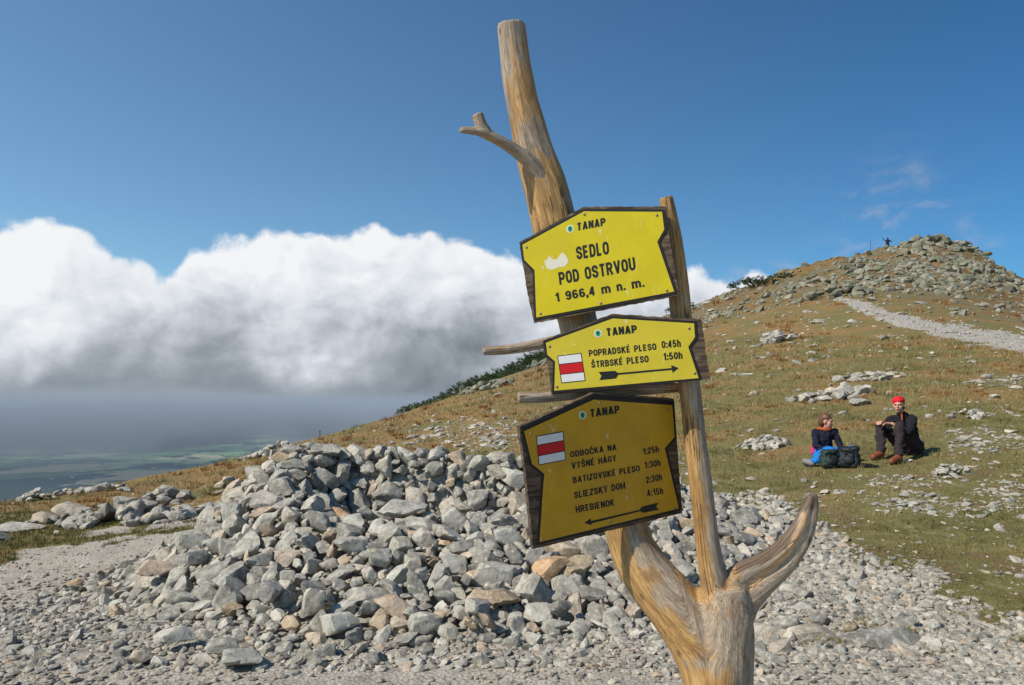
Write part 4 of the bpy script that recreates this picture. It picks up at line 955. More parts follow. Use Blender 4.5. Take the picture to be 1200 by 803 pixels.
    # half round crossbars carrying the boards
    for ch in ([(566, 411, 10.5, 2.80), (600, 409, 11.5, 2.82), (640, 402, 13, 2.84), (690, 392, 13, 2.86), (760, 384, 12, 2.86)], [(607, 466, 12, 2.82), (640, 465, 13, 2.84), (690, 460, 14, 2.86), (760, 456, 13, 2.89), (812, 452, 12, 2.90)]):
        bm = bmesh.new(); p, r_ = chain(ch); ax, _ = sweep(bm, p, r_, 14, 6, .12, ch[0][0]); 
        for v in bm.verts: v.co -= BASE
        me = remeshed(bm, .0035, 1); wood_attrs(me, [ax], BASE, lambda V: np.full(len(V), .30), None, .003); obj('crossbar', me, POST)
    # torn fibres in the split limb
    bm = bmesh.new(); rnd = random.Random(3)
    for k in range(60):
        t_ = rnd.random(); cx = 876 + (944 - 876) * t_; cy = np.interp(t_, [0, .35, .72, 1], [692, 672, 640, 606]); c = P(cx + rnd.uniform(-2.5, 2.5), cy + rnd.uniform(-3, 3), 2.832 + .03 * t_)
        nx = 6; d = (P(cx + 9, float(np.interp(t_ + .13, [0, .35, .72, 1.1], [692, 672, 640, 600])), 2.836 + .03 * t_) - c).normalized(); d = (d + Vector((rnd.uniform(-.12, .12), rnd.uniform(-.2, .05), rnd.uniform(-.1, .1)))).normalized()
        ln = rnd.uniform(.02, .055); w = rnd.uniform(.0012, .003); m4 = Matrix.Translation(c - BASE) @ d.to_track_quat('Z', 'Y').to_matrix().to_4x4()
        bmesh.ops.create_cone(bm, segments=5, radius1=w, radius2=w * .2, depth=ln, cap_ends=True, matrix=m4)
    me = bm_mesh('torn_wood', bm, simple('torn_wood', (.62, .42, .22), .7, .3, 80)); obj('torn_wood', me, POST)
build_post()
print('post', round(time.time() - T0, 1))

# ------------------------------------------------------------------ signs
def m_paint(c, c2):
    def f(t, b):
        tc = t.new('ShaderNodeTexCoord').outputs['Object']; n = t.noise(tc, 7, 5, .6); n2 = t.noise(tc, 160, 4, .7); n3 = t.noise(t.vm('MULTIPLY', tc, (1, 1, .25)), 22, 4, .6)
        c_ = t.mix(t.mr(n, .3, .7), c, c2); c_ = t.mix(t.m('MULTIPLY', t.mr(n3, .55, .75), .25), c_, tuple(v * .7 for v in c))
        spots = t.mr(t.vor(tc, 55), .055, .035); sc_ = t.m('MULTIPLY', t.mr(t.m('ABSOLUTE', t.m('SUBTRACT', t.noise(t.vm('MULTIPLY', tc, (1., .25, 1)), 9, 3, .5, 1.2), .5)), .006, .001), t.mr(t.noise(tc, 12, 3), .52, .62)); c_ = t.mix(t.m('MULTIPLY', sc_, .5), c_, (.7, .66, .5)); c_ = t.mix(t.m('MULTIPLY', t.mr(t.noise(tc, 4.5, 6, .7), .56, .75), .35), c_, (.26, .21, .08)); c_ = t.mix(t.m('MULTIPLY', spots, t.m('MULTIPLY', t.mr(n2, .4, .6), .5)), c_, (.6, .56, .4)); setc(t, b, c_)
        t.put(b.inputs['Roughness'], t.mr(n3, .3, .7, .34, .5)); t.put(b.inputs['Normal'], t.bump(n2, .12, .001)); b.inputs['Specular IOR Level'].default_value = .35
    return f
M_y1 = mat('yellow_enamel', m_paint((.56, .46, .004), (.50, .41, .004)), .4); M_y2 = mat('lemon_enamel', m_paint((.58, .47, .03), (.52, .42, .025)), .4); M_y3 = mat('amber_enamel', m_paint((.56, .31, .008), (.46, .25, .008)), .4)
M_blk = simple('black_print', (.012, .012, .012), .5, .2, 40, spec=.3); M_red = simple('red_print', (.52, .008, .012), .5, .1, 40); M_wht = simple('white_print', (.66, .66, .67), .5, .05, 60); M_grn = simple('green_print', (.02, .33, .12), .5, .2, 60)
M_scr = simple('scraped_metal', (.62, .60, .48), .5, .12, 120); M_screw = simple('rusty_screw', (.30, .25, .17), .45, .4, 300, metal=.7)
def m_board(t, b):
    tc = t.new('ShaderNodeTexCoord').outputs['Object']; g = t.vm('MULTIPLY', tc, (.12, 1, 1)); n = t.noise(g, 90, 5, .65); n2 = t.noise(tc, 14, 5, .6)
    c = t.mix(t.mr(n, .35, .68), (.035, .023, .015), (.14, .095, .06)); c = t.mix(t.mr(n2, .55, .75), c, (.24, .20, .16)); setc(t, b, c); t.put(b.inputs['Normal'], t.bump(n, .7, .003))
M_board = mat('board_wood', m_board, .8)
def _arc(cx, cy, rx, ry, a0, a1, n=8): return [(cx + rx * math.cos(R(a0 + (a1 - a0) * k / n)), cy + ry * math.sin(R(a0 + (a1 - a0) * k / n))) for k in range(n + 1)]
def glyphs(t):
    h = t / 2; b, T, m = h, 1 - h, .5; w = .40; r = .2
    O = _arc(r, T - .24, r, .24, 0, 180) + _arc(r, b + .24, r, .24, 180, 360); O.append(O[0])
    S = [(w, T - .24)] + _arc(r, T - .21, r, .21, 20, 180, 7) + [(.03, .60), (.14, .535), (.28, .47), (w - .03, .39)] + _arc(r, b + .21, r, .21, 0, -160, 7) + [(0, b + .24)]
    C = [(w, T - .26)] + _arc(r, T - .24, r, .24, 10, 180) + _arc(r, b + .24, r, .24, 180, 350) + [(w, b + .26)]
    bowl = lambda y0, y1, x=.0, W_=w: [(x, y1), (W_ - .18, y1)] + _arc(W_ - .18, (y0 + y1) / 2, .18, (y1 - y0) / 2, 90, -90, 8) + [(x, y0)]
    n_ = [[(0, 0), (0, .72)], _arc(.16, .46, .16, .20, 160, 0, 6) + [(.32, 0)]]
    G_ = {'O': ([O], w), '0': ([[(p[0] * .88, p[1]) for p in O]], w * .88), 'S': ([S], w), 'C': ([C], w), 'D': ([bowl(b, T), [(0, 0), (0, 1)]], w), 'P': ([bowl(m - .06, T), [(0, 0), (0, 1)]], w),
     'B': ([bowl(m, T, 0, w - .03), bowl(b, m), [(0, 0), (0, 1)]], w), 'R': ([bowl(m - .02, T), [(0, 0), (0, 1)], [(.2, m), (w + .02, 0)]], w + .02), 'E': ([[(0, 0), (0, 1)], [(0, b), (w - .05, b)], [(0, m), (w - .08, m)], [(0, T), (w - .05, T)]], w - .05),
     'L': ([[(0, 0), (0, 1)], [(0, b), (w - .07, b)]], w - .07), 'T': ([[(.21, 0), (.21, 1)], [(-.02, T), (.44, T)]], w), 'A': ([[(0, 0), (.2, T + .02), (.24, T + .02), (.44, 0)], [(.08, .28), (.36, .28)]], .44), 'V': ([[(0, 1), (.2, b), (.24, b), (.44, 1)]], .44),
     'N': ([[(0, 0), (0, 1)], [(.02, .95), (.38, .05)], [(w, 0), (w, 1)]], w), 'M': ([[(0, 0), (0, 1)], [(.02, .96), (.26, .12), (.50, .96)], [(.52, 0), (.52, 1)]], .52), 'U': ([[(0, 1)] + _arc(r, b + .22, r, .22, 180, 360) + [(w, 1)]], w),
     'K': ([[(0, 0), (0, 1)], [(.03, .36), (w, 1)], [(.16, .54), (w + .03, 0)]], w + .03), 'H': ([[(0, 0), (0, 1)], [(w, 0), (w, 1)], [(0, m), (w, m)]], w), 'I': ([[(0, 0), (0, 1)]], 0.), 'Z': ([[(0, T), (w, T), (0, b), (w, b)]], w), 'Y': ([[(0, 1), (.21, .46), (.42, 1)], [(.21, 0), (.21, .46)]], .42),
     'G': ([C + [(w, m - .05), (.22, m - .05)]], w), '1': ([[(.0, .68), (.17, .80), (.20, 1)], [(.22, 0), (.22, 1)]], .24), '2': ([[(0, T - .24)] + _arc(.18, T - .22, .18, .22, 170, -20, 8) + [(.02, b + .06), (.0, b), (.37, b)]], .37),
     '3': ([[(0, T - .2)] + _arc(.17, T - .19, .17, .19, 160, -80, 8) + [(.13, .53)], _arc(.17, b + .22, .19, .22, 90, -165, 9)], .37), '4': ([[(.27, 0), (.27, 1)], [(.25, .95), (0, .30), (0, .27), (.40, .27)]], .38), '5': ([[(.34, T), (.05, T), (.02, .52)] + _arc(.17, b + .23, .19, .24, 115, -160, 9)], .37),
     '6': ([_arc(.19, b + .22, .18, .22, 0, 360, 12), [(.01, b + .2), (.01, T - .3)] + _arc(.19, T - .22, .18, .22, 180, 20, 6)], .37), 'm': (n_ + [[(.32, .46)] + _arc(.48, .46, .16, .20, 160, 0, 6) + [(.64, 0)]], .64), 'n': (n_, .32), 'h': ([[(0, 0), (0, 1)]] + n_[1:], .32),
     '.': ([[(0, 0), (0, t)]], 0.), ',': ([[(0, t), (0, 0), (-.05, -.14)]], 0.), ':': ([[(0, 0), (0, t)], [(0, .5), (0, .5 + t)]], 0.)}
    G_['9'] = ([[(.38 - p[0], 1 - p[1]) for p in q] for q in G_['6'][0]], .37)
    ac = [(.16, 1.08), (.27, 1.25)]; ca = [(.07, 1.24), (.2, 1.09), (.33, 1.24)]
    for k, base, mk in (('É', 'E', ac), ('Á', 'A', ac), ('Ý', 'Y', ac), ('Š', 'S', ca), ('Č', 'C', ca)): G_[k] = (G_[base][0] + [mk], G_[base][1])
    return G_
def set_line(s, t):
    """bold condensed capitals as flat strokes: cap height 1"""
    GL = glyphs(t); x = 0; V = []; Fc = []; lift = 0
    for ch in s:
        if ch == ' ': x += .24; continue
        strokes, w = GL[ch]
        for st in strokes:
            th = t * (.8 if max(p[1] for p in st) > 1.01 else 1); p = [Vector(q) for q in st]; n = len(p); closed = (p[0] - p[-1]).length < 1e-4; lift = (lift + 1) % 5
            L_, R_ = [], []
            for i in range(n):
                a = p[i - 1] if i > 0 else (p[-2] if closed else None); c = p[i + 1] if i < n - 1 else (p[1] if closed else None)
                e1 = (p[i] - a).normalized() if a is not None else None; e2 = (c - p[i]).normalized() if c is not None else None
                if e1 is None: e1 = e2
                if e2 is None: e2 = e1
                n1 = Vector((-e1.y, e1.x)); n2 = Vector((-e2.y, e2.x)); mm = (n1 + n2); k = (th / 2) / max(.45, 1 + n1.dot(n2)); L_.append(p[i] + mm * k); R_.append(p[i] - mm * k)
            o_ = len(V)
            for l, r_ in zip(L_, R_): V.append((x + l.x, l.y, lift * 6e-5)); V.append((x + r_.x, r_.y, lift * 6e-5))
            for i in range(n - 1): Fc.append((o_ + 2 * i, o_ + 2 * i + 1, o_ + 2 * i + 3, o_ + 2 * i + 2))
        x += w + t + (.075 if t < .25 else .05)
    return np.array(V), np.array(Fc)
def poly_offset(pts, d):
    """inset a 2D polygon by d (points counter-clockwise or clockwise)"""
    n = len(pts); area = sum(pts[i][0] * pts[(i + 1) % n][1] - pts[(i + 1) % n][0] * pts[i][1] for i in range(n)); s = 1 if area > 0 else -1; out = []
    for i in range(n):
        a = Vector(pts[i - 1]); b = Vector(pts[i]); c = Vector(pts[(i + 1) % n]); e1 = (b - a).normalized(); e2 = (c - b).normalized()
        n1 = Vector((-e1.y, e1.x)) * s; n2 = Vector((-e2.y, e2.x)) * s; m_ = (n1 + n2); k = d / max(.35, 1 + n1.dot(n2)) ; out.append(b + m_ * k)
    return out
def build_sign(label, plate, board, cpx, Y0, yaw, lean, ymat, brd, zo, zs, texts, quads, arrow, logo, screws, scrape=None, cat='sign', btop=None):
    C = P(*cpx, Y0); n = Vector((math.sin(R(yaw)) * math.cos(R(lean)), -math.cos(R(yaw)) * math.cos(R(lean)), math.sin(R(lean))))
    ex = Vector((0, 0, 1)).cross(n) ; ex = ex.normalized(); ex = -ex if ex.x < 0 else ex; ey = n.cross(ex).normalized(); ey = -ey if ey.z < 0 else ey
    Z = lambda x, y: (zo[0] + x / zs, zo[1] + y / zs)
    def on(px, py):      # the spot of the sign's own plane, in its 2D measure
        d = P(px, py, 1.0) - Vector((0, 0, CAMZ)); t_ = (C - Vector((0, 0, CAMZ))).dot(n) / d.dot(n); q = Vector((0, 0, CAMZ)) + d * t_ - C; return Vector((q.dot(ex), q.dot(ey)))
    root = thing('trail_sign', label, cat, C)
    root.rotation_euler = Matrix((ex, ey, n)).transposed().to_euler()
    def slab(name, pts, z0, z1, m, parent=root, rough=0, bevel=0):
        bm = bmesh.new()
        if rough:
            q = []
            for i in range(len(pts)):
                a, b_ = Vector(pts[i]), Vector(pts[(i + 1) % len(pts)]); k = max(1, int((b_ - a).length / .012))
                for j in range(k): w = a.lerp(b_, j / k); q.append(Vector((w.x + random.gauss(0, rough), w.y + random.gauss(0, rough))))
            pts = q
        lo = [bm.verts.new((p[0], p[1], z0)) for p in pts]; hi = [bm.verts.new((p[0], p[1], z1)) for p in pts]; N = len(pts)
        for i in range(N): bm.faces.new((lo[i], lo[(i + 1) % N], hi[(i + 1) % N], hi[i]))
        bm.faces.new(hi); bm.faces.new(lo[::-1]); bmesh.ops.recalc_face_normals(bm, faces=bm.faces)
        return obj(name, bm_mesh(name, bm, m), parent)
    bpts = [on(*p) for p in board]; ppts = [on(*p) for p in plate]
    slab('backing_board', bpts, -.026, -.003, M_board, rough=.0007)
    bp = slab('plate', ppts, -.003, .0, M_blk)
    pxm = Y0 / F
    ins = poly_offset(ppts, brd * pxm)
    if btop:
        for i in btop: ins[i] = ins[i] + Vector((0, -2.2 * pxm))
    yp = slab('yellow_face', ins, .0, .0012, ymat, bp)
    if scrape:
        slab('scraped_patch', [on(*Z(*p)) for p in scrape], .0012, .0016, M_scr, bp)
    def text(s, bl, br, tl, shear=0, m=M_blk, off=.0):
        v, f = set_line(s, (.205 if off < .03 else .245)); x0, x1 = v[:, 0].min(), v[:, 0].max(); A, B, T_ = on(*Z(*bl)), on(*Z(*br)), on(*Z(*tl))
        fx = (v[:, 0] - x0) / (x1 - x0) + shear * v[:, 1]; w = np.array(A)[None] + fx[:, None] * np.array(B - A) + v[:, 1:2] * np.array(T_ - A)
        me = np_mesh('lettering', np.concatenate([w, .0016 + v[:, 2:3]], 1), f, m); obj('lettering', me, bp)
    for s, bl, br, tl, *rest in texts: text(s, bl, br, tl, rest[0] if rest else 0, off=rest[1] if len(rest) > 1 else .018)
    for q in quads:      # hiking mark: black rim, white, red, white
        pts = [on(*Z(*p)) for p in q]; slab('trail_mark', pts, .0012, .0018, M_blk, bp)
        tl_, tr_, br_, bl_ = poly_offset(pts, 1.0 * pxm); 
        for k, m in enumerate((M_wht, M_red, M_wht)):
            a, b_ = k / 3 + (.012 if k else 0), (k + 1) / 3 - (.012 if k < 2 else 0)
            if k == 1: a -= .02; b_ += .02
            else: a, b_ = (a, b_ - .03) if k == 0 else (a + .03, b_)
            slab('stripe', [tl_.lerp(bl_, a), tr_.lerp(br_, a), tr_.lerp(br_, b_), tl_.lerp(bl_, b_)], .0018, .0022, m, bp)
    if arrow: slab('arrow', [on(*Z(*p)) for p in arrow], .0012, .0018, M_blk, bp)
    lc = on(*Z(*logo[0])); rr = logo[1] * pxm
    slab('emblem', [lc + Vector((math.cos(a), math.sin(a))) * rr for a in np.linspace(0, 2 * math.pi, 24, endpoint=False)], .0012, .0017, M_wht, bp)
    slab('emblem', [lc + Vector((math.cos(a) * .68, math.sin(a) * .78)) * rr for a in np.linspace(0, 2 * math.pi, 20, endpoint=False)], .0017, .0021, M_grn, bp)
    slab('emblem', [lc + Vector(p) * rr for p in ((-.22, .45), (.28, .35), (.12, .0), (.3, -.1), (.0, -.6), (-.08, -.15), (-.3, -.05))], .0021, .0024, M_blk, bp)
    for s in screws:
        c = on(*Z(*s)); bm = bmesh.new(); bmesh.ops.create_uvsphere(bm, u_segments=14, v_segments=7, radius=1); 
        for v in bm.verts: v.co = Vector((c.x + v.co.x * 1.7 * pxm, c.y + v.co.y * 1.7 * pxm, .0012 + v.co.z * 1.0 * pxm))
        for a in (0, math.pi / 2):
            bmesh.ops.create_cube(bm, size=1, matrix=Matrix.Translation((c.x, c.y, .0012 + 1.02 * pxm)) @ Matrix.Rotation(a + .4, 4, 'Z') @ Matrix.Diagonal((2.0 * pxm, .35 * pxm, .25 * pxm, 1)))
        obj('screw', bm_mesh('screw', bm, M_screw, True, 30), root)
    return root
build_sign('topmost yellow sign reading SEDLO POD OSTRVOU, with a scraped pale patch',
    [(609.5, 285.5), (684, 245), (778.5, 245.5), (781.5, 269.5), (773.5, 283.5), (794, 344), (626, 375.5), (624, 318), (612, 306)],
    [(608.2, 284), (683, 242.3), (780, 242), (782, 264), (796, 346), (625.5, 378.5), (618, 345)],
    (700, 310), 2.775, -20, -4, M_y1, 2.9, (600, 230), 5,
    [('TANAP', (385, 203), (550, 172), (378, 158), .03, .05), ('SEDLO', (380, 373), (572, 340), (372, 297)), ('POD  OSTRVOU', (280, 520), (728, 432), (270, 447)), ('1  966,4  m  n.  m.', (258, 620), (778, 530), (250, 568))],
    [], None, ((341, 192), 4.6), [(425, 107), (849, 112), (85, 300), (168, 688), (520, 627), (908, 553)],
    scrape=[(190, 375), (205, 378), (215, 352), (235, 368), (262, 372), (285, 338), (300, 330), (318, 350), (330, 375), (328, 392), (310, 412), (268, 418), (238, 432), (208, 428), (196, 405)])
build_sign('middle, narrowest yellow sign reading POPRADSKÉ PLESO, arrow pointing right',
    [(637, 400), (718, 370.6), (816, 376.5), (817.3, 396), (809.6, 407), (822.4, 445.6), (647, 460.8), (648, 425), (639, 417)],
    [(635.6, 399), (717, 367.8), (822, 374.5), (832, 444), (646, 462), (642, 430)],
    (730, 415), 2.745, -14, -4, M_y2, 2.7, (600, 360), 5,
    [('TANAP', (558, 170), (735, 150), (548, 125), .03, .05), ('POPRADSKÉ  PLESO', (452, 290), (848, 250), (448, 252)), ('0:45h', (878, 242), (990, 232), (875, 199)), ('ŠTRBSKÉ  PLESO', (466, 357), (802, 322), (463, 318)), ('1:50h', (888, 312), (1000, 302), (885, 270))],
    [[(265, 285), (407, 268), (432, 432), (290, 447)]],
    [(508, 380), (605, 373), (622, 386), (935, 357), (933, 340), (977, 357), (940, 385), (938, 368), (622, 397), (610, 418), (513, 428), (524, 403)],
    ((504, 154), 4.6), [(220, 230), (1037, 124), (263, 466), (1070, 387)])
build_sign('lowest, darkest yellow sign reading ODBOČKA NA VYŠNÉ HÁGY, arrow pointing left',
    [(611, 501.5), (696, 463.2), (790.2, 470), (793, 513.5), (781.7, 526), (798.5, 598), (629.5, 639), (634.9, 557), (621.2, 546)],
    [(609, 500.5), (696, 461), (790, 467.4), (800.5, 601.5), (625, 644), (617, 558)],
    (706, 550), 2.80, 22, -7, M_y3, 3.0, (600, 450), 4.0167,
    [('TANAP', (370, 157), (507, 137), (363, 120), .03, .05), ('ODBOČKA  NA', (275, 347), (492, 310), (272, 318)), ('VYŠNÉ  HÁGY', (280, 400), (492, 363), (277, 370)), ('BATIZOVSKÉ  PLESO', (287, 468), (602, 410), (284, 438)), ('SLIEZSKY  DOM', (293, 540), (533, 492), (290, 508)), ('HREBIENOK', (300, 607), (482, 572), (297, 575)),
     ('1:25h', (617, 334), (692, 320), (613, 303)), ('1:30h', (625, 398), (700, 385), (621, 367)), ('2:30h', (630, 468), (707, 452), (626, 437)), ('4:15h', (636, 530), (712, 517), (632, 498))],
    [[(112, 245), (240, 222), (253, 358), (125, 383)]],
    [(340, 655), (368, 632), (371, 645), (600, 592), (610, 577), (688, 558), (678, 577), (690, 592), (615, 607), (603, 599), (374, 656), (372, 664)],
    ((331, 147), 4.6), [(412, 90), (731, 120), (88, 235), (140, 730), (462, 654), (765, 585)], btop=[0, 1, 2])
print('signs', round(time.time() - T0, 1))

# ------------------------------------------------------------------ people
M_skin = simple('skin', (.52, .27, .18), .5, .1, 20); M_navy = simple('navy_fleece', (.009, .010, .024), .9, .3, 30, .4, .01); M_blackj = simple('black_fleece', (.010, .010, .014), .9, .3, 30, .4, .01)
M_trs = simple('brown_trousers', (.028, .020, .022), .85, .3, 25, .4, .01); M_blue = simple('blue_trousers', (.006, .17, .52), .8, .2, 25, .4, .01); M_bandana = simple('red_cloth', (.62, .008, .02), .7, .2, 30)
M_boot = simple('brown_leather', (.22, .065, .025), .6, .3, 40); M_shoe = simple('grey_shoe', (.22, .19, .18), .7, .3, 40); M_sole = simple('dark_sole', (.03, .028, .028), .8); M_hair = simple('auburn_hair', (.12, .058, .03), .5, .4, 60); M_dhair = simple('dark_hair', (.03, .02, .015), .5)
M_orange = simple('orange_collar', (.34, .07, .02), .8); M_pink = simple('pink_cloth', (.6, .03, .13), .8); M_gpack = simple('dark_green_nylon', (.022, .04, .033), .6, .3, 20, .4, .01); M_bpack = simple('black_nylon', (.014, .018, .02), .6, .3, 20, .4, .01); M_strap = simple('black_webbing', (.01, .01, .01), .7); M_eye = simple('dark_eye', (.02, .015, .012), .3); M_lip = simple('lip', (.35, .10, .09), .5)
def capsule(bm, a, b, ra, rb, n=6):
    a, b = Vector(a), Vector(b); d = (b - a).length; n = max(2, int(d / (min(ra, rb) * .45)) + 1)
    for i in range(n + 1):
        t_ = i / n; bmesh.ops.create_icosphere(bm, subdivisions=2, radius=ra * (1 - t_) + rb * t_, matrix=Matrix.Translation(a.lerp(b, t_)))
def ell(bm, c, s, rot=(0, 0, 0), sub=3): bmesh.ops.create_icosphere(bm, subdivisions=sub, radius=1, matrix=Matrix.Translation(c) @ Euler(rot).to_matrix().to_4x4() @ Matrix.Diagonal((*s, 1)))
def chainc(bm, pts): 
    for (a, ra), (b, rb) in zip(pts[:-1], pts[1:]): capsule(bm, a, b, ra, rb)
def blob(name, bm, m, parent, voxel=.009, smooth=3, wr=0., seed=0):
    me = remeshed(bm, voxel, smooth)
    if wr:
        V = verts(me); n_ = np.empty(len(V) * 3, np.float32); me.vertices.foreach_get('normal', n_); V = V + n_.reshape(-1, 3) * (wr * fbm(V[:, 0] * 9, V[:, 1] * 9, V[:, 2] * 12, 3, seed=seed))[:, None]; me.vertices.foreach_set('co', V.astype(np.float32).ravel())
    me.materials.clear(); me.materials.append(m); me.update(); return obj(name, me, parent)
def fingers(bm, wrist, tip_dir, down, side, k=1.):
    """five separate fingers, curled over what they rest on"""
    w = Vector(wrist); t_ = Vector(tip_dir).normalized(); dn = Vector(down).normalized(); s = Vector(side).normalized()
    palm = w + t_ * .05 * k; ell(bm, palm, (.034 * k, .042 * k, .018 * k), t_.to_track_quat('Y', 'Z').to_euler())
    for i, (o_, l) in enumerate(((-.032, .062), (-.011, .074), (.011, .068), (.031, .052))):
        a = w + t_ * .085 * k + s * o_ * k; b = a + (t_ * .8 + dn * .5).normalized() * l * .5 * k; c = b + (t_ * .3 + dn * .95).normalized() * l * .55 * k
        chainc(bm, [(w + t_ * .05 * k + s * o_ * .8 * k, .011 * k), (a, .0105 * k), (b, .0095 * k), (c, .008 * k)])
    a = w + t_ * .03 * k - s * .032 * k; b = a + (t_ * .6 - s * .7 + dn * .3).normalized() * .034 * k; chainc(bm, [(a, .013 * k), (b, .011 * k), (b + (t_ + dn * .4).normalized() * .03 * k, .009 * k)])
def head(bm, c, face, k=1.):
    """skull, jaw, nose, ears, brow in one; returns frame"""
    f = Vector(face).normalized(); up = Vector((0, 0, 1)); s = f.cross(up).normalized(); up = s.cross(f)
    L = lambda a, b, c_: Vector(c) + (s * a + f * b + up * c_) * k
    rot = Matrix((s, f, up)).transposed().to_euler()
    ell(bm, L(0, -.012, .03), (.076 * k, .096 * k, .090 * k), rot); ell(bm, L(0, .030, -.035), (.058 * k, .060 * k, .075 * k), rot); ell(bm, L(0, .062, -.082), (.026 * k, .022 * k, .022 * k), rot)
    chainc(bm, [(L(0, .088, .018), .008 * k), (L(0, .106, -.018), .014 * k)]); ell(bm, L(0, .08, .026), (.05 * k, .016 * k, .010 * k), rot)
    ell(bm, L(0, .088, -.052), (.026 * k, .010 * k, .011 * k), rot)
    for q in (-1, 1): ell(bm, L(.078 * q, -.002, -.005), (.010 * k, .020 * k, .030 * k), rot); ell(bm, L(.038 * q, .066, -.018), (.024 * k, .018 * k, .02 * k), rot)
    return L, rot
def face_bits(par, L, rot, k=1.):
    for q in (-1, 1):
        bm = bmesh.new(); ell(bm, L(.030 * q, .083, .012), (.013 * k, .008 * k, .007 * k), rot, 2); obj('eye', bm_mesh('eye', bm, M_eye, True), par)
    bm = bmesh.new(); ell(bm, L(0, .098, -.052), (.024 * k, .006 * k, .007 * k), rot, 2); obj('lips', bm_mesh('lips', bm, M_lip, True), par)
def build_man():
    g = G(1066, 533); K = 1.0; T_ = thing('person', 'man in red bandana, black fleece and dark trousers sitting with knees up', 'person', g)
    gl = lambda x, y: gz(g.x + x, g.y + y) - g.z
    pel = (.0, .03, .12); hipR, hipL = (-.04, .11, .12), (.03, -.09, .12)
    knR, knL = (-.43, .02, .43), (-.31, -.30, .42)
    ftR = (-.53, -.16, gl(-.53, -.16) + .07); ftL = (-.44, -.50, gl(-.44, -.50) + .07)
    toeR = (-.70, -.28, gl(-.7, -.28) + .045); toeL = (-.60, -.62, gl(-.6, -.62) + .045)
    waist = (-.02, .02, .27); chest = (-.08, -.02, .46); neck = (-.15, -.05, .60); hd = (-.205, -.085, .735)
    shR, shL = (-.195, .10, .53), (-.03, -.13, .53)
    elR, elL = (-.38, .08, .39), (-.16, -.31, .34)
    wrR, wrL = (-.50, -.12, .49), (-.40, -.26, .47)
    bm = bmesh.new()
    chainc(bm, [(pel, .10), (waist, .095), (chest, .10), (neck, .05), ((-.18, -.07, .66), .05)])
    L_, rot = head(bm, hd, (-.62, -.78, -.06), .98)
    for s_, e_, w_ in ((shR, elR, wrR), (shL, elL, wrL)): chainc(bm, [(chest, .08), (s_, .044), (e_, .033), (w_, .025)])
    for h_, k_, f_, t_ in ((hipR, knR, ftR, toeR), (hipL, knL, ftL, toeL)): chainc(bm, [(pel, .09), (h_, .07), (k_, .044), (f_, .034), (t_, .03)])
    fingers(bm, wrR, (-.5, -.75, .05), (-.3, -.2, -.9), (.8, -.5, 0), .95); fingers(bm, wrL, (-.85, .35, .1), (-.2, .0, -1), (-.3, -.9, .1), .95)
    body = blob('body', bm, M_skin, T_, .0065, 2); face_bits(body, L_, rot, .98)
    bm = bmesh.new(); chainc(bm, [((0, .03, .17), .150), (waist, .132), (chest, .140), ((-.12, -.035, .54), .095), ((-.145, -.05, .60), .070)])
    chainc(bm, [(shR, .072), (elR, .054), ((-.47, -.03, .455), .044)]); chainc(bm, [(chest, .11), (shL, .072), (elL, .053), ((-.20, -.355, .37), .047)]); chainc(bm, [(shR, .072), (chest, .11)])
    blob('fleece_jacket', bm, M_blackj, T_, .008, 2, .034, 5)
    bm = bmesh.new()
    for h_, k_, f_ in ((hipR, knR, ftR), (hipL, knL, ftL)): chainc(bm, [((0, .03, .13), .14), (h_, .115), (k_, .076), (Vector(f_) + Vector((.0, 0, .05)), .062)])
    blob('trousers', bm, M_trs, T_, .008, 2, .034, 6)
    for f_, t_ in ((ftR, toeR), (ftL, toeL)):
        bm = bmesh.new(); chainc(bm, [(Vector(f_) + Vector((0, 0, .05)), .05), (f_, .058), (t_, .046)]); b_ = blob('boot', bm, M_boot, T_, .009, 2)
        bm = bmesh.new(); d = Vector(t_) - Vector(f_); chainc(bm, [(Vector(f_) - d * .2 + Vector((0, 0, -.05)), .022), (Vector(t_) + d * .12 + Vector((0, 0, -.026)), .022)]); blob('sole', bm, M_sole, b_, .008, 1)
    bm = bmesh.new(); ell(bm, L_(0, -.014, .058), (.084, .103, .074), rot)
    for v in list(bm.verts):
        if (v.co - L_(0, 0, .032)).dot(L_(0, 0, 1) - L_(0, 0, 0)) < -.012: v.co += (L_(0, 0, .032) - v.co).project(L_(0, 0, 1) - L_(0, 0, 0)) * .9
    ell(bm, L_(.01, -.115, .0), (.03, .025, .035), rot); blob('bandana', bm, M_bandana, T_, .007, 1, .03, 8)
    bm = bmesh.new(); ell(bm, L_(0, -.045, -.03), (.078, .065, .05), rot); blob('hair', bm, M_dhair, T_, .009, 2)
    bm = bmesh.new(); a, b_ = Vector(elL), Vector(wrL); c = a.lerp(b_, .75); d = (b_ - a).normalized(); bmesh.ops.create_cone(bm, cap_ends=True, segments=20, radius1=.036, radius2=.034, depth=.028, matrix=Matrix.Translation(c) @ d.to_track_quat('Z', 'Y').to_matrix().to_4x4())
    ell(bm, c + Vector((-.01, -.01, .034)), (.018, .018, .008)); obj('wristwatch', bm_mesh('wristwatch', bm, M_strap, True, 30), T_)
    bm = bmesh.new(); chainc(bm, [((-.19, -.13, .60), .016), ((-.20, -.16, .52), .010)]); blob('collar_lining', bm, M_orange, T_, .006, 1)
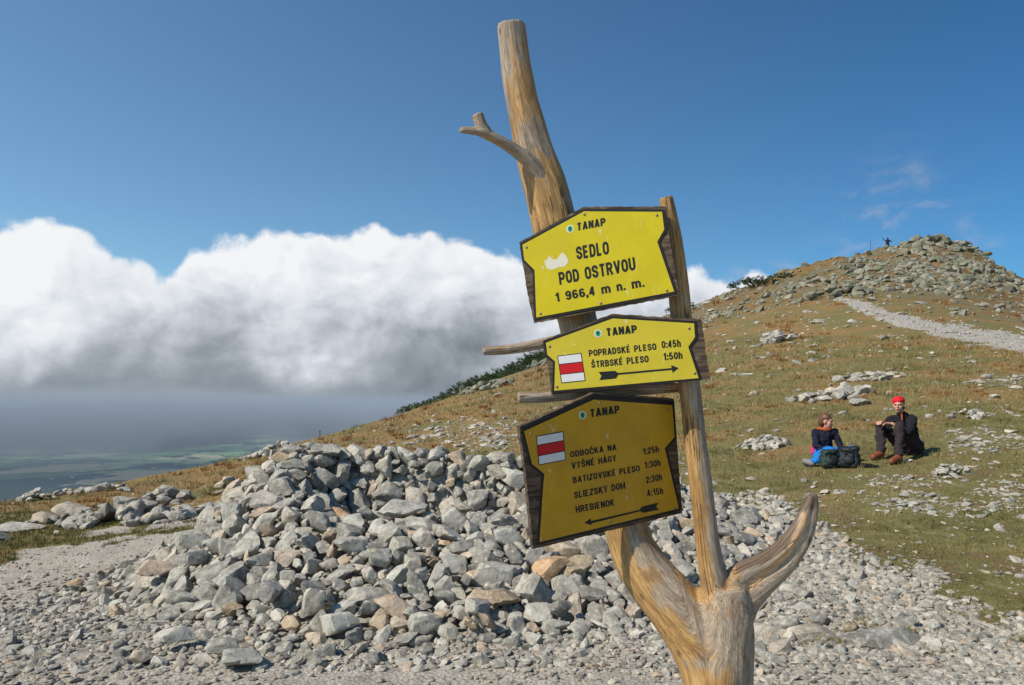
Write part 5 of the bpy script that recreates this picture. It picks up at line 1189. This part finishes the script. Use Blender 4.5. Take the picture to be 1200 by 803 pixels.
def build_woman():
    g = G(965, 541); T_ = thing('person', 'woman with auburn hair, navy jacket and bright blue trousers sitting cross legged', 'person', g)
    gl = lambda x, y: gz(g.x + x, g.y + y) - g.z
    pel = (0, .02, .10); waist = (0, .02, .23); chest = (.0, -.01, .37); neck = (.015, -.02, .49); hd = (.025, -.04, .585)
    shR, shL = (-.125, -.0, .43), (.135, -.02, .43); elR, elL = (-.18, -.11, .24), (.19, -.08, .24); wrR, wrL = (-.04, -.25, .17), (.13, -.26, .17)
    knR = (-.06, -.34, .17); knL = (.31, -.22, .16); ftR = (-.29, -.26, gl(-.29, -.26) + .06); ftL = (.06, -.42, gl(.06, -.42) + .06)
    toeR = (-.345, -.13, gl(-.345, -.13) + .07); toeL = (-.02, -.47, gl(-.02, -.47) + .05)
    bm = bmesh.new(); chainc(bm, [(pel, .09), (waist, .08), (chest, .08), (neck, .04), ((.02, -.03, .53), .04)]); L_, rot = head(bm, hd, (.72, -.68, -.05), .90)
    for s_, e_, w_ in ((shR, elR, wrR), (shL, elL, wrL)): chainc(bm, [(chest, .06), (s_, .034), (e_, .028), (w_, .022)])
    for h_, k_, f_, t_ in (((-.08, 0, .1), knR, ftR, toeR), ((.08, 0, .1), knL, ftL, toeL)): chainc(bm, [(pel, .08), (h_, .065), (k_, .042), (f_, .034), (t_, .028)])
    fingers(bm, wrR, (.6, -.8, -.1), (0, -.2, -1), (.8, .6, 0), .85); fingers(bm, wrL, (-.5, -.8, -.1), (0, -.2, -1), (-.8, .6, 0), .85)
    body = blob('body', bm, M_skin, T_, .0065, 2); face_bits(body, L_, rot, .9)
    bm = bmesh.new(); chainc(bm, [((0, .02, .13), .14), (waist, .118), (chest, .115), ((.01, -.02, .46), .058)])
    for s_, e_, w_ in ((shR, elR, wrR), (shL, elL, wrL)): chainc(bm, [(chest, .09), (s_, .058), (e_, .046), (Vector(e_).lerp(Vector(w_), .92), .042)])
    blob('jacket', bm, M_navy, T_, .008, 2, .028, 9)
    bm = bmesh.new()
    for h_, k_, f_ in (((-.08, 0, .1), knR, ftR), ((.08, 0, .1), knL, ftL)): chainc(bm, [(h_, .105), (k_, .078), (Vector(k_).lerp(Vector(f_), .86), .058)])
    blob('trousers', bm, M_blue, T_, .008, 2, .028, 10)
    for f_, t_ in ((ftR, toeR), (ftL, toeL)):
        bm = bmesh.new(); chainc(bm, [(f_, .05), (t_, .042)]); b_ = blob('shoe', bm, M_shoe, T_, .008, 2); bm = bmesh.new(); chainc(bm, [(Vector(f_) + Vector((-.015, -.01, -.035)), .022), (Vector(t_) + Vector((-.015, -.01, -.035)), .02)]); blob('sole', bm, M_sole, b_, .007, 1)
    bm = bmesh.new(); ell(bm, L_(0, -.025, .052), (.080, .094, .076), rot); ell(bm, L_(0, -.07, -.0), (.072, .055, .085), rot); chainc(bm, [(L_(0, -.11, .0), .035), (L_(.0, -.125, -.09), .028), (L_(0, -.11, -.15), .014)])
    blob('hair', bm, M_hair, T_, .008, 2, .012, 3)
    bm = bmesh.new(); 
    for k in range(10):
        a = k / 10 * 2 * math.pi; b_ = (k + 1) / 10 * 2 * math.pi; capsule(bm, (.01 + .07 * math.cos(a), -.015 + .07 * math.sin(a), .485 + .015 * math.sin(a)), (.01 + .07 * math.cos(b_), -.015 + .07 * math.sin(b_), .485 + .015 * math.sin(b_)), .026, .026)
    chainc(bm, [((-.07, .0, .48), .032), ((-.12, .01, .455), .024)]); blob('hood_lining', bm, M_orange, T_, .008, 2)
    bm = bmesh.new(); chainc(bm, [((-.15, .03, .25), .03), ((-.165, .02, .13), .04)]); blob('pink_layer', bm, M_pink, T_, .008, 2)
def pack(name, label, px, py, dims, m, rz, lie, big):
    g = G(px, py); T_ = thing(name, label, 'backpack', g, None, R(rz)); w, d, h = dims
    bm = bmesh.new(); 
    def sup(bm, c, sz, rot=(0, 0, 0), e=.55):
        b2 = bmesh.new(); bmesh.ops.create_icosphere(b2, subdivisions=3, radius=1); M4 = Matrix.Translation(c) @ Euler(rot).to_matrix().to_4x4(); mp = {}
        for v in b2.verts: mp[v.index] = bm.verts.new(M4 @ Vector([math.copysign(abs(q) ** e, q) * z for q, z in zip(v.co, sz)]))
        b2.verts.ensure_lookup_table()
        for f in b2.faces: bm.faces.new([mp[v.index] for v in f.verts])
        b2.free()
    sup(bm, (0, 0, h * .48), (w * .44, d * .44, h * .50), (0, .06, 0)); sup(bm, (w * .36, 0, h * .26), (w * .12, d * .26, h * .24)); sup(bm, (-w * .37, 0, h * .28), (w * .11, d * .28, h * .22))
    body = blob('pack_body', bm, m, T_, .009, 2, .03, 2)
    bm = bmesh.new(); sup(bm, (0.01, -d * .12, h * .97), (w * .42, d * .46, h * .14), (.25, -.1, 0)); blob('lid', bm, m, T_, .008, 2, .025, 4)
    bm = bmesh.new(); ell(bm, (0, -d * .42, h * .36), (w * .26, d * .2, h * .24)); blob('pocket', bm, M_bpack, T_, .008, 2)
    for q in (-1, 1):
        bm = bmesh.new(); chainc(bm, [((q * w * .16, d * .42, h * .9), .012), ((q * w * .2, d * .66, h * .6), .012), ((q * w * .24, d * .5, h * .16), .010)]); blob('shoulder_strap', bm, M_strap, T_, .006, 1)
        bm = bmesh.new(); chainc(bm, [((q * w * .15, -d * .50, h * .85), .006), ((q * w * .17, -d * .56, h * .5), .006)]); blob('buckle_strap', bm, M_strap, T_, .004, 1)
    T_.rotation_euler = (R(lie), 0, R(rz)); return T_
build_man(); build_woman()
pack('backpack', 'dark green rounded backpack lying against the woman in blue trousers', 972, 549, (.30, .18, .24), M_gpack, 10, -18, 0)
pack('backpack', 'larger black backpack lying between the woman and the man', 993, 548, (.30, .22, .27), M_bpack, -25, -14, 1)
# dark garment and strap on the ground by the man's feet
def bundle():
    g = G(1010, 548); bm = bmesh.new(); chainc(bm, [((-.1, 0, .03), .035), ((.02, -.02, .03), .03), ((.1, -.05, .02), .022), ((.16, -.08, .02), .018)]); chainc(bm, [((-.05, .04, .02), .02), ((.12, .03, .02), .014)])
    me = remeshed(bm, .008, 1); me.materials.clear(); me.materials.append(M_blackj); o = obj('jacket_bundle', me, None, g); tag(o, 'crumpled black garment on the grass between the black backpack and the man', 'garment')
bundle()
def far_person():
    Y = 86.; px = 1046; X = (px - 600) / 915 * Y; zt = P(px, 278.5, Y).z; z0 = zt - 1.72; T_ = thing('person', 'distant dark figure with raised arm standing on the summit skyline', 'person', (X, Y, z0))
    bm = bmesh.new(); chainc(bm, [((0, 0, .95), .13), ((0, 0, 1.35), .15), ((0, 0, 1.5), .06)]); ell(bm, (0, 0, 1.62), (.09, .1, .12))
    for q in (-1, 1): chainc(bm, [((q * .1, 0, .9), .09), ((q * .13, 0, .5), .07), ((q * .14, 0, .08), .05), ((q * .14, -.14, .05), .04)])
    chainc(bm, [((-.18, 0, 1.42), .06), ((-.42, -.1, 1.38), .05), ((-.62, -.1, 1.62), .04)]); chainc(bm, [((.18, 0, 1.42), .06), ((.34, 0, 1.2), .05), ((.3, -.2, 1.3), .04)]); 
    b_ = blob('body', bm, M_navy, T_, .03, 1); bm = bmesh.new(); chainc(bm, [((.02, .2, 1.0), .16), ((.02, .2, 1.35), .15)]); blob('rucksack', bm, simple('maroon_nylon', (.05, .01, .012), .8), T_, .03, 1)
far_person()
# thin marker poles on the skylines
def pole(label, px, py_top, Y, h, r_):
    X = (px - 600) / 915 * Y; z = P(px, py_top, Y).z; bm = bmesh.new(); bmesh.ops.create_cone(bm, cap_ends=True, segments=8, radius1=r_, radius2=r_ * .7, depth=h, matrix=Matrix.Translation((0, 0, h / 2)) @ Matrix.Rotation(R(3), 4, 'Y'))
    bmesh.ops.create_cone(bm, cap_ends=True, segments=8, radius1=r_ * 1.5, radius2=r_ * 1.5, depth=.05, matrix=Matrix.Translation((0, 0, h * .93)))
    o = obj('marker_pole', bm_mesh('marker_pole', bm, simple('pole_wood', (.12, .10, .085), .8)), None, (X, Y, z - h)); tag(o, label, 'pole')
pole('thin leaning pole on the summit skyline left of the distant figure', 1025, 282, 86, 2.2, .035)
pole('short dark post on the left skyline above the shelter', 376, 505, 27, .38, .02)

# ------------------------------------------------------------------ buildings far down in the valley
def valley():
    wall = simple('far_plaster', (.62, .57, .50), .8, .1, .1); roof = simple('far_roof', (.34, .10, .06), .8, .1, .1); grey = simple('far_sheet_roof', (.45, .45, .46), .6, .1, .1)
    spots = [(168, 541, 90, 34, 16, roof, 'reddish roofed building in the hazy valley, the largest of its cluster'), (180, 549, 60, 30, 12, grey, 'pale building in the valley just below the reddish roofed one'), (150, 547, 40, 24, 10, roof, 'small house in the valley left of the reddish roofed building'),
             (160, 538, 30, 20, 10, grey, 'tiny pale house behind the reddish roofed valley building'), (85, 560, 50, 26, 12, grey, 'pale farm building in the haze near the left ridge skyline'), (60, 562, 44, 22, 12, grey, 'pale shed left of the farm building in the valley haze'), (120, 553, 46, 22, 12, roof, 'red roofed house between two valley building clusters')]
    for px, py, w, d, h, rm, lb in spots:
        q = P(px, py, 1.0); dr = q - Vector((0, 0, CAMZ)); t_ = (-1180 - CAMZ) / dr.z; c = Vector((0, 0, CAMZ)) + dr * t_; c.z = gz(c.x, c.y) - 1
        T_ = thing('valley_building', lb, 'building', c, None, random.uniform(-.5, .5))
        bm = bmesh.new(); bmesh.ops.create_cube(bm, size=1, matrix=Matrix.Translation((0, 0, h / 2)) @ Matrix.Diagonal((w, d, h, 1))); obj('wall', bm_mesh('wall', bm, wall), T_)
        bm = bmesh.new(); v = [bm.verts.new(p) for p in ((-w * .54, -d * .56, h), (w * .54, -d * .56, h), (w * .54, d * .56, h), (-w * .54, d * .56, h), (-w * .54, 0, h + d * .4), (w * .54, 0, h + d * .4))]
        for f in ((0, 1, 5, 4), (2, 3, 4, 5), (0, 4, 3), (1, 2, 5), (0, 3, 2, 1)): bm.faces.new([v[i] for i in f])
        obj('roof', bm_mesh('roof', bm, rm), T_)
valley()

# ------------------------------------------------------------------ air
HAZE = 3.0e-5; MIST = 1.5e-3
if HAZE:
    bm = bmesh.new(); bmesh.ops.create_cube(bm, size=1, matrix=Matrix.Translation((0, 0, (-1330 + 30) / 2)) @ Matrix.Diagonal((250000, 250000, 1360, 1)))
    hm = bpy.data.materials.new('haze'); hm.use_nodes = True; nt = hm.node_tree; nt.nodes.clear(); o_ = nt.nodes.new('ShaderNodeOutputMaterial'); pv = nt.nodes.new('ShaderNodeVolumePrincipled')
    pv.inputs['Color'].default_value = (.53, .67, .84, 1); pv.inputs['Density'].default_value = HAZE; pv.inputs['Anisotropy'].default_value = .0; nt.links.new(pv.outputs[0], o_.inputs['Volume'])
    ho = obj('haze', bm_mesh('haze', bm, hm)); tag(ho, 'thin pale mountain air over the valley', None, None, 'stuff')
# drifting mist under the cloud bank
if MIST:
    bm = bmesh.new(); bmesh.ops.create_cube(bm, size=1, matrix=Matrix.Translation((-3500, 13000, -130)) @ Matrix.Diagonal((30000, 6400, 1690, 1)))
    hm = bpy.data.materials.new('mist'); hm.use_nodes = True; t = NT(hm.node_tree); t.n.clear(); o_ = t.new('ShaderNodeOutputMaterial'); pv = t.new('ShaderNodeVolumePrincipled')
    pos = t.new('ShaderNodeNewGeometry').outputs['Position']; sp_ = t.new('ShaderNodeSeparateXYZ'); t.l.new(pos, sp_.inputs[0]); q = t.vm('MULTIPLY', pos, (1., 1., 2.2))
    n = t.mr(t.noise(q, .00055, 6, .66, .6), .36, .64, .30, .72, 'LINEAR'); e = t.m('MULTIPLY', t.m('MULTIPLY', t.mr(sp_.outputs[2], -1050, -380, 0., 1.), t.mr(sp_.outputs[2], 330, -260, 0., 1.)), t.m('MULTIPLY', t.m('MULTIPLY', t.mr(sp_.outputs[1], 9900, 11500), t.mr(sp_.outputs[1], 16100, 14500)), t.m('MULTIPLY', t.mr(sp_.outputs[0], -18300, -15500), t.mr(sp_.outputs[0], 11300, 7000))))
    lf = t.mr(t.m('DIVIDE', sp_.outputs[0], sp_.outputs[1]), -.22, -.58, .0, .30)
    dn = t.m('MULTIPLY', t.mr(t.m('ADD', t.m('ADD', n, lf), t.m('SUBTRACT', t.mr(sp_.outputs[2], -850, -150, -.12, .22), t.mr(sp_.outputs[2], -200, 330, 0., .40))), .49, .68), t.m('MULTIPLY', e, MIST))
    t.put(pv.inputs['Density'], dn); pv.inputs['Color'].default_value = (.70, .745, .79, 1); t.l.new(pv.outputs[0], o_.inputs['Volume'])
    hm.cycles.volume_step_rate = .3
    mo_ = obj('mist', bm_mesh('mist', bm, hm)); tag(mo_, 'grey mist hanging beneath the cloud bank over the valley', None, None, 'stuff')
print('done', round(time.time() - T0, 1), 'tris', sum(len(o.data.polygons) for o in COL.objects if o.type == 'MESH'))
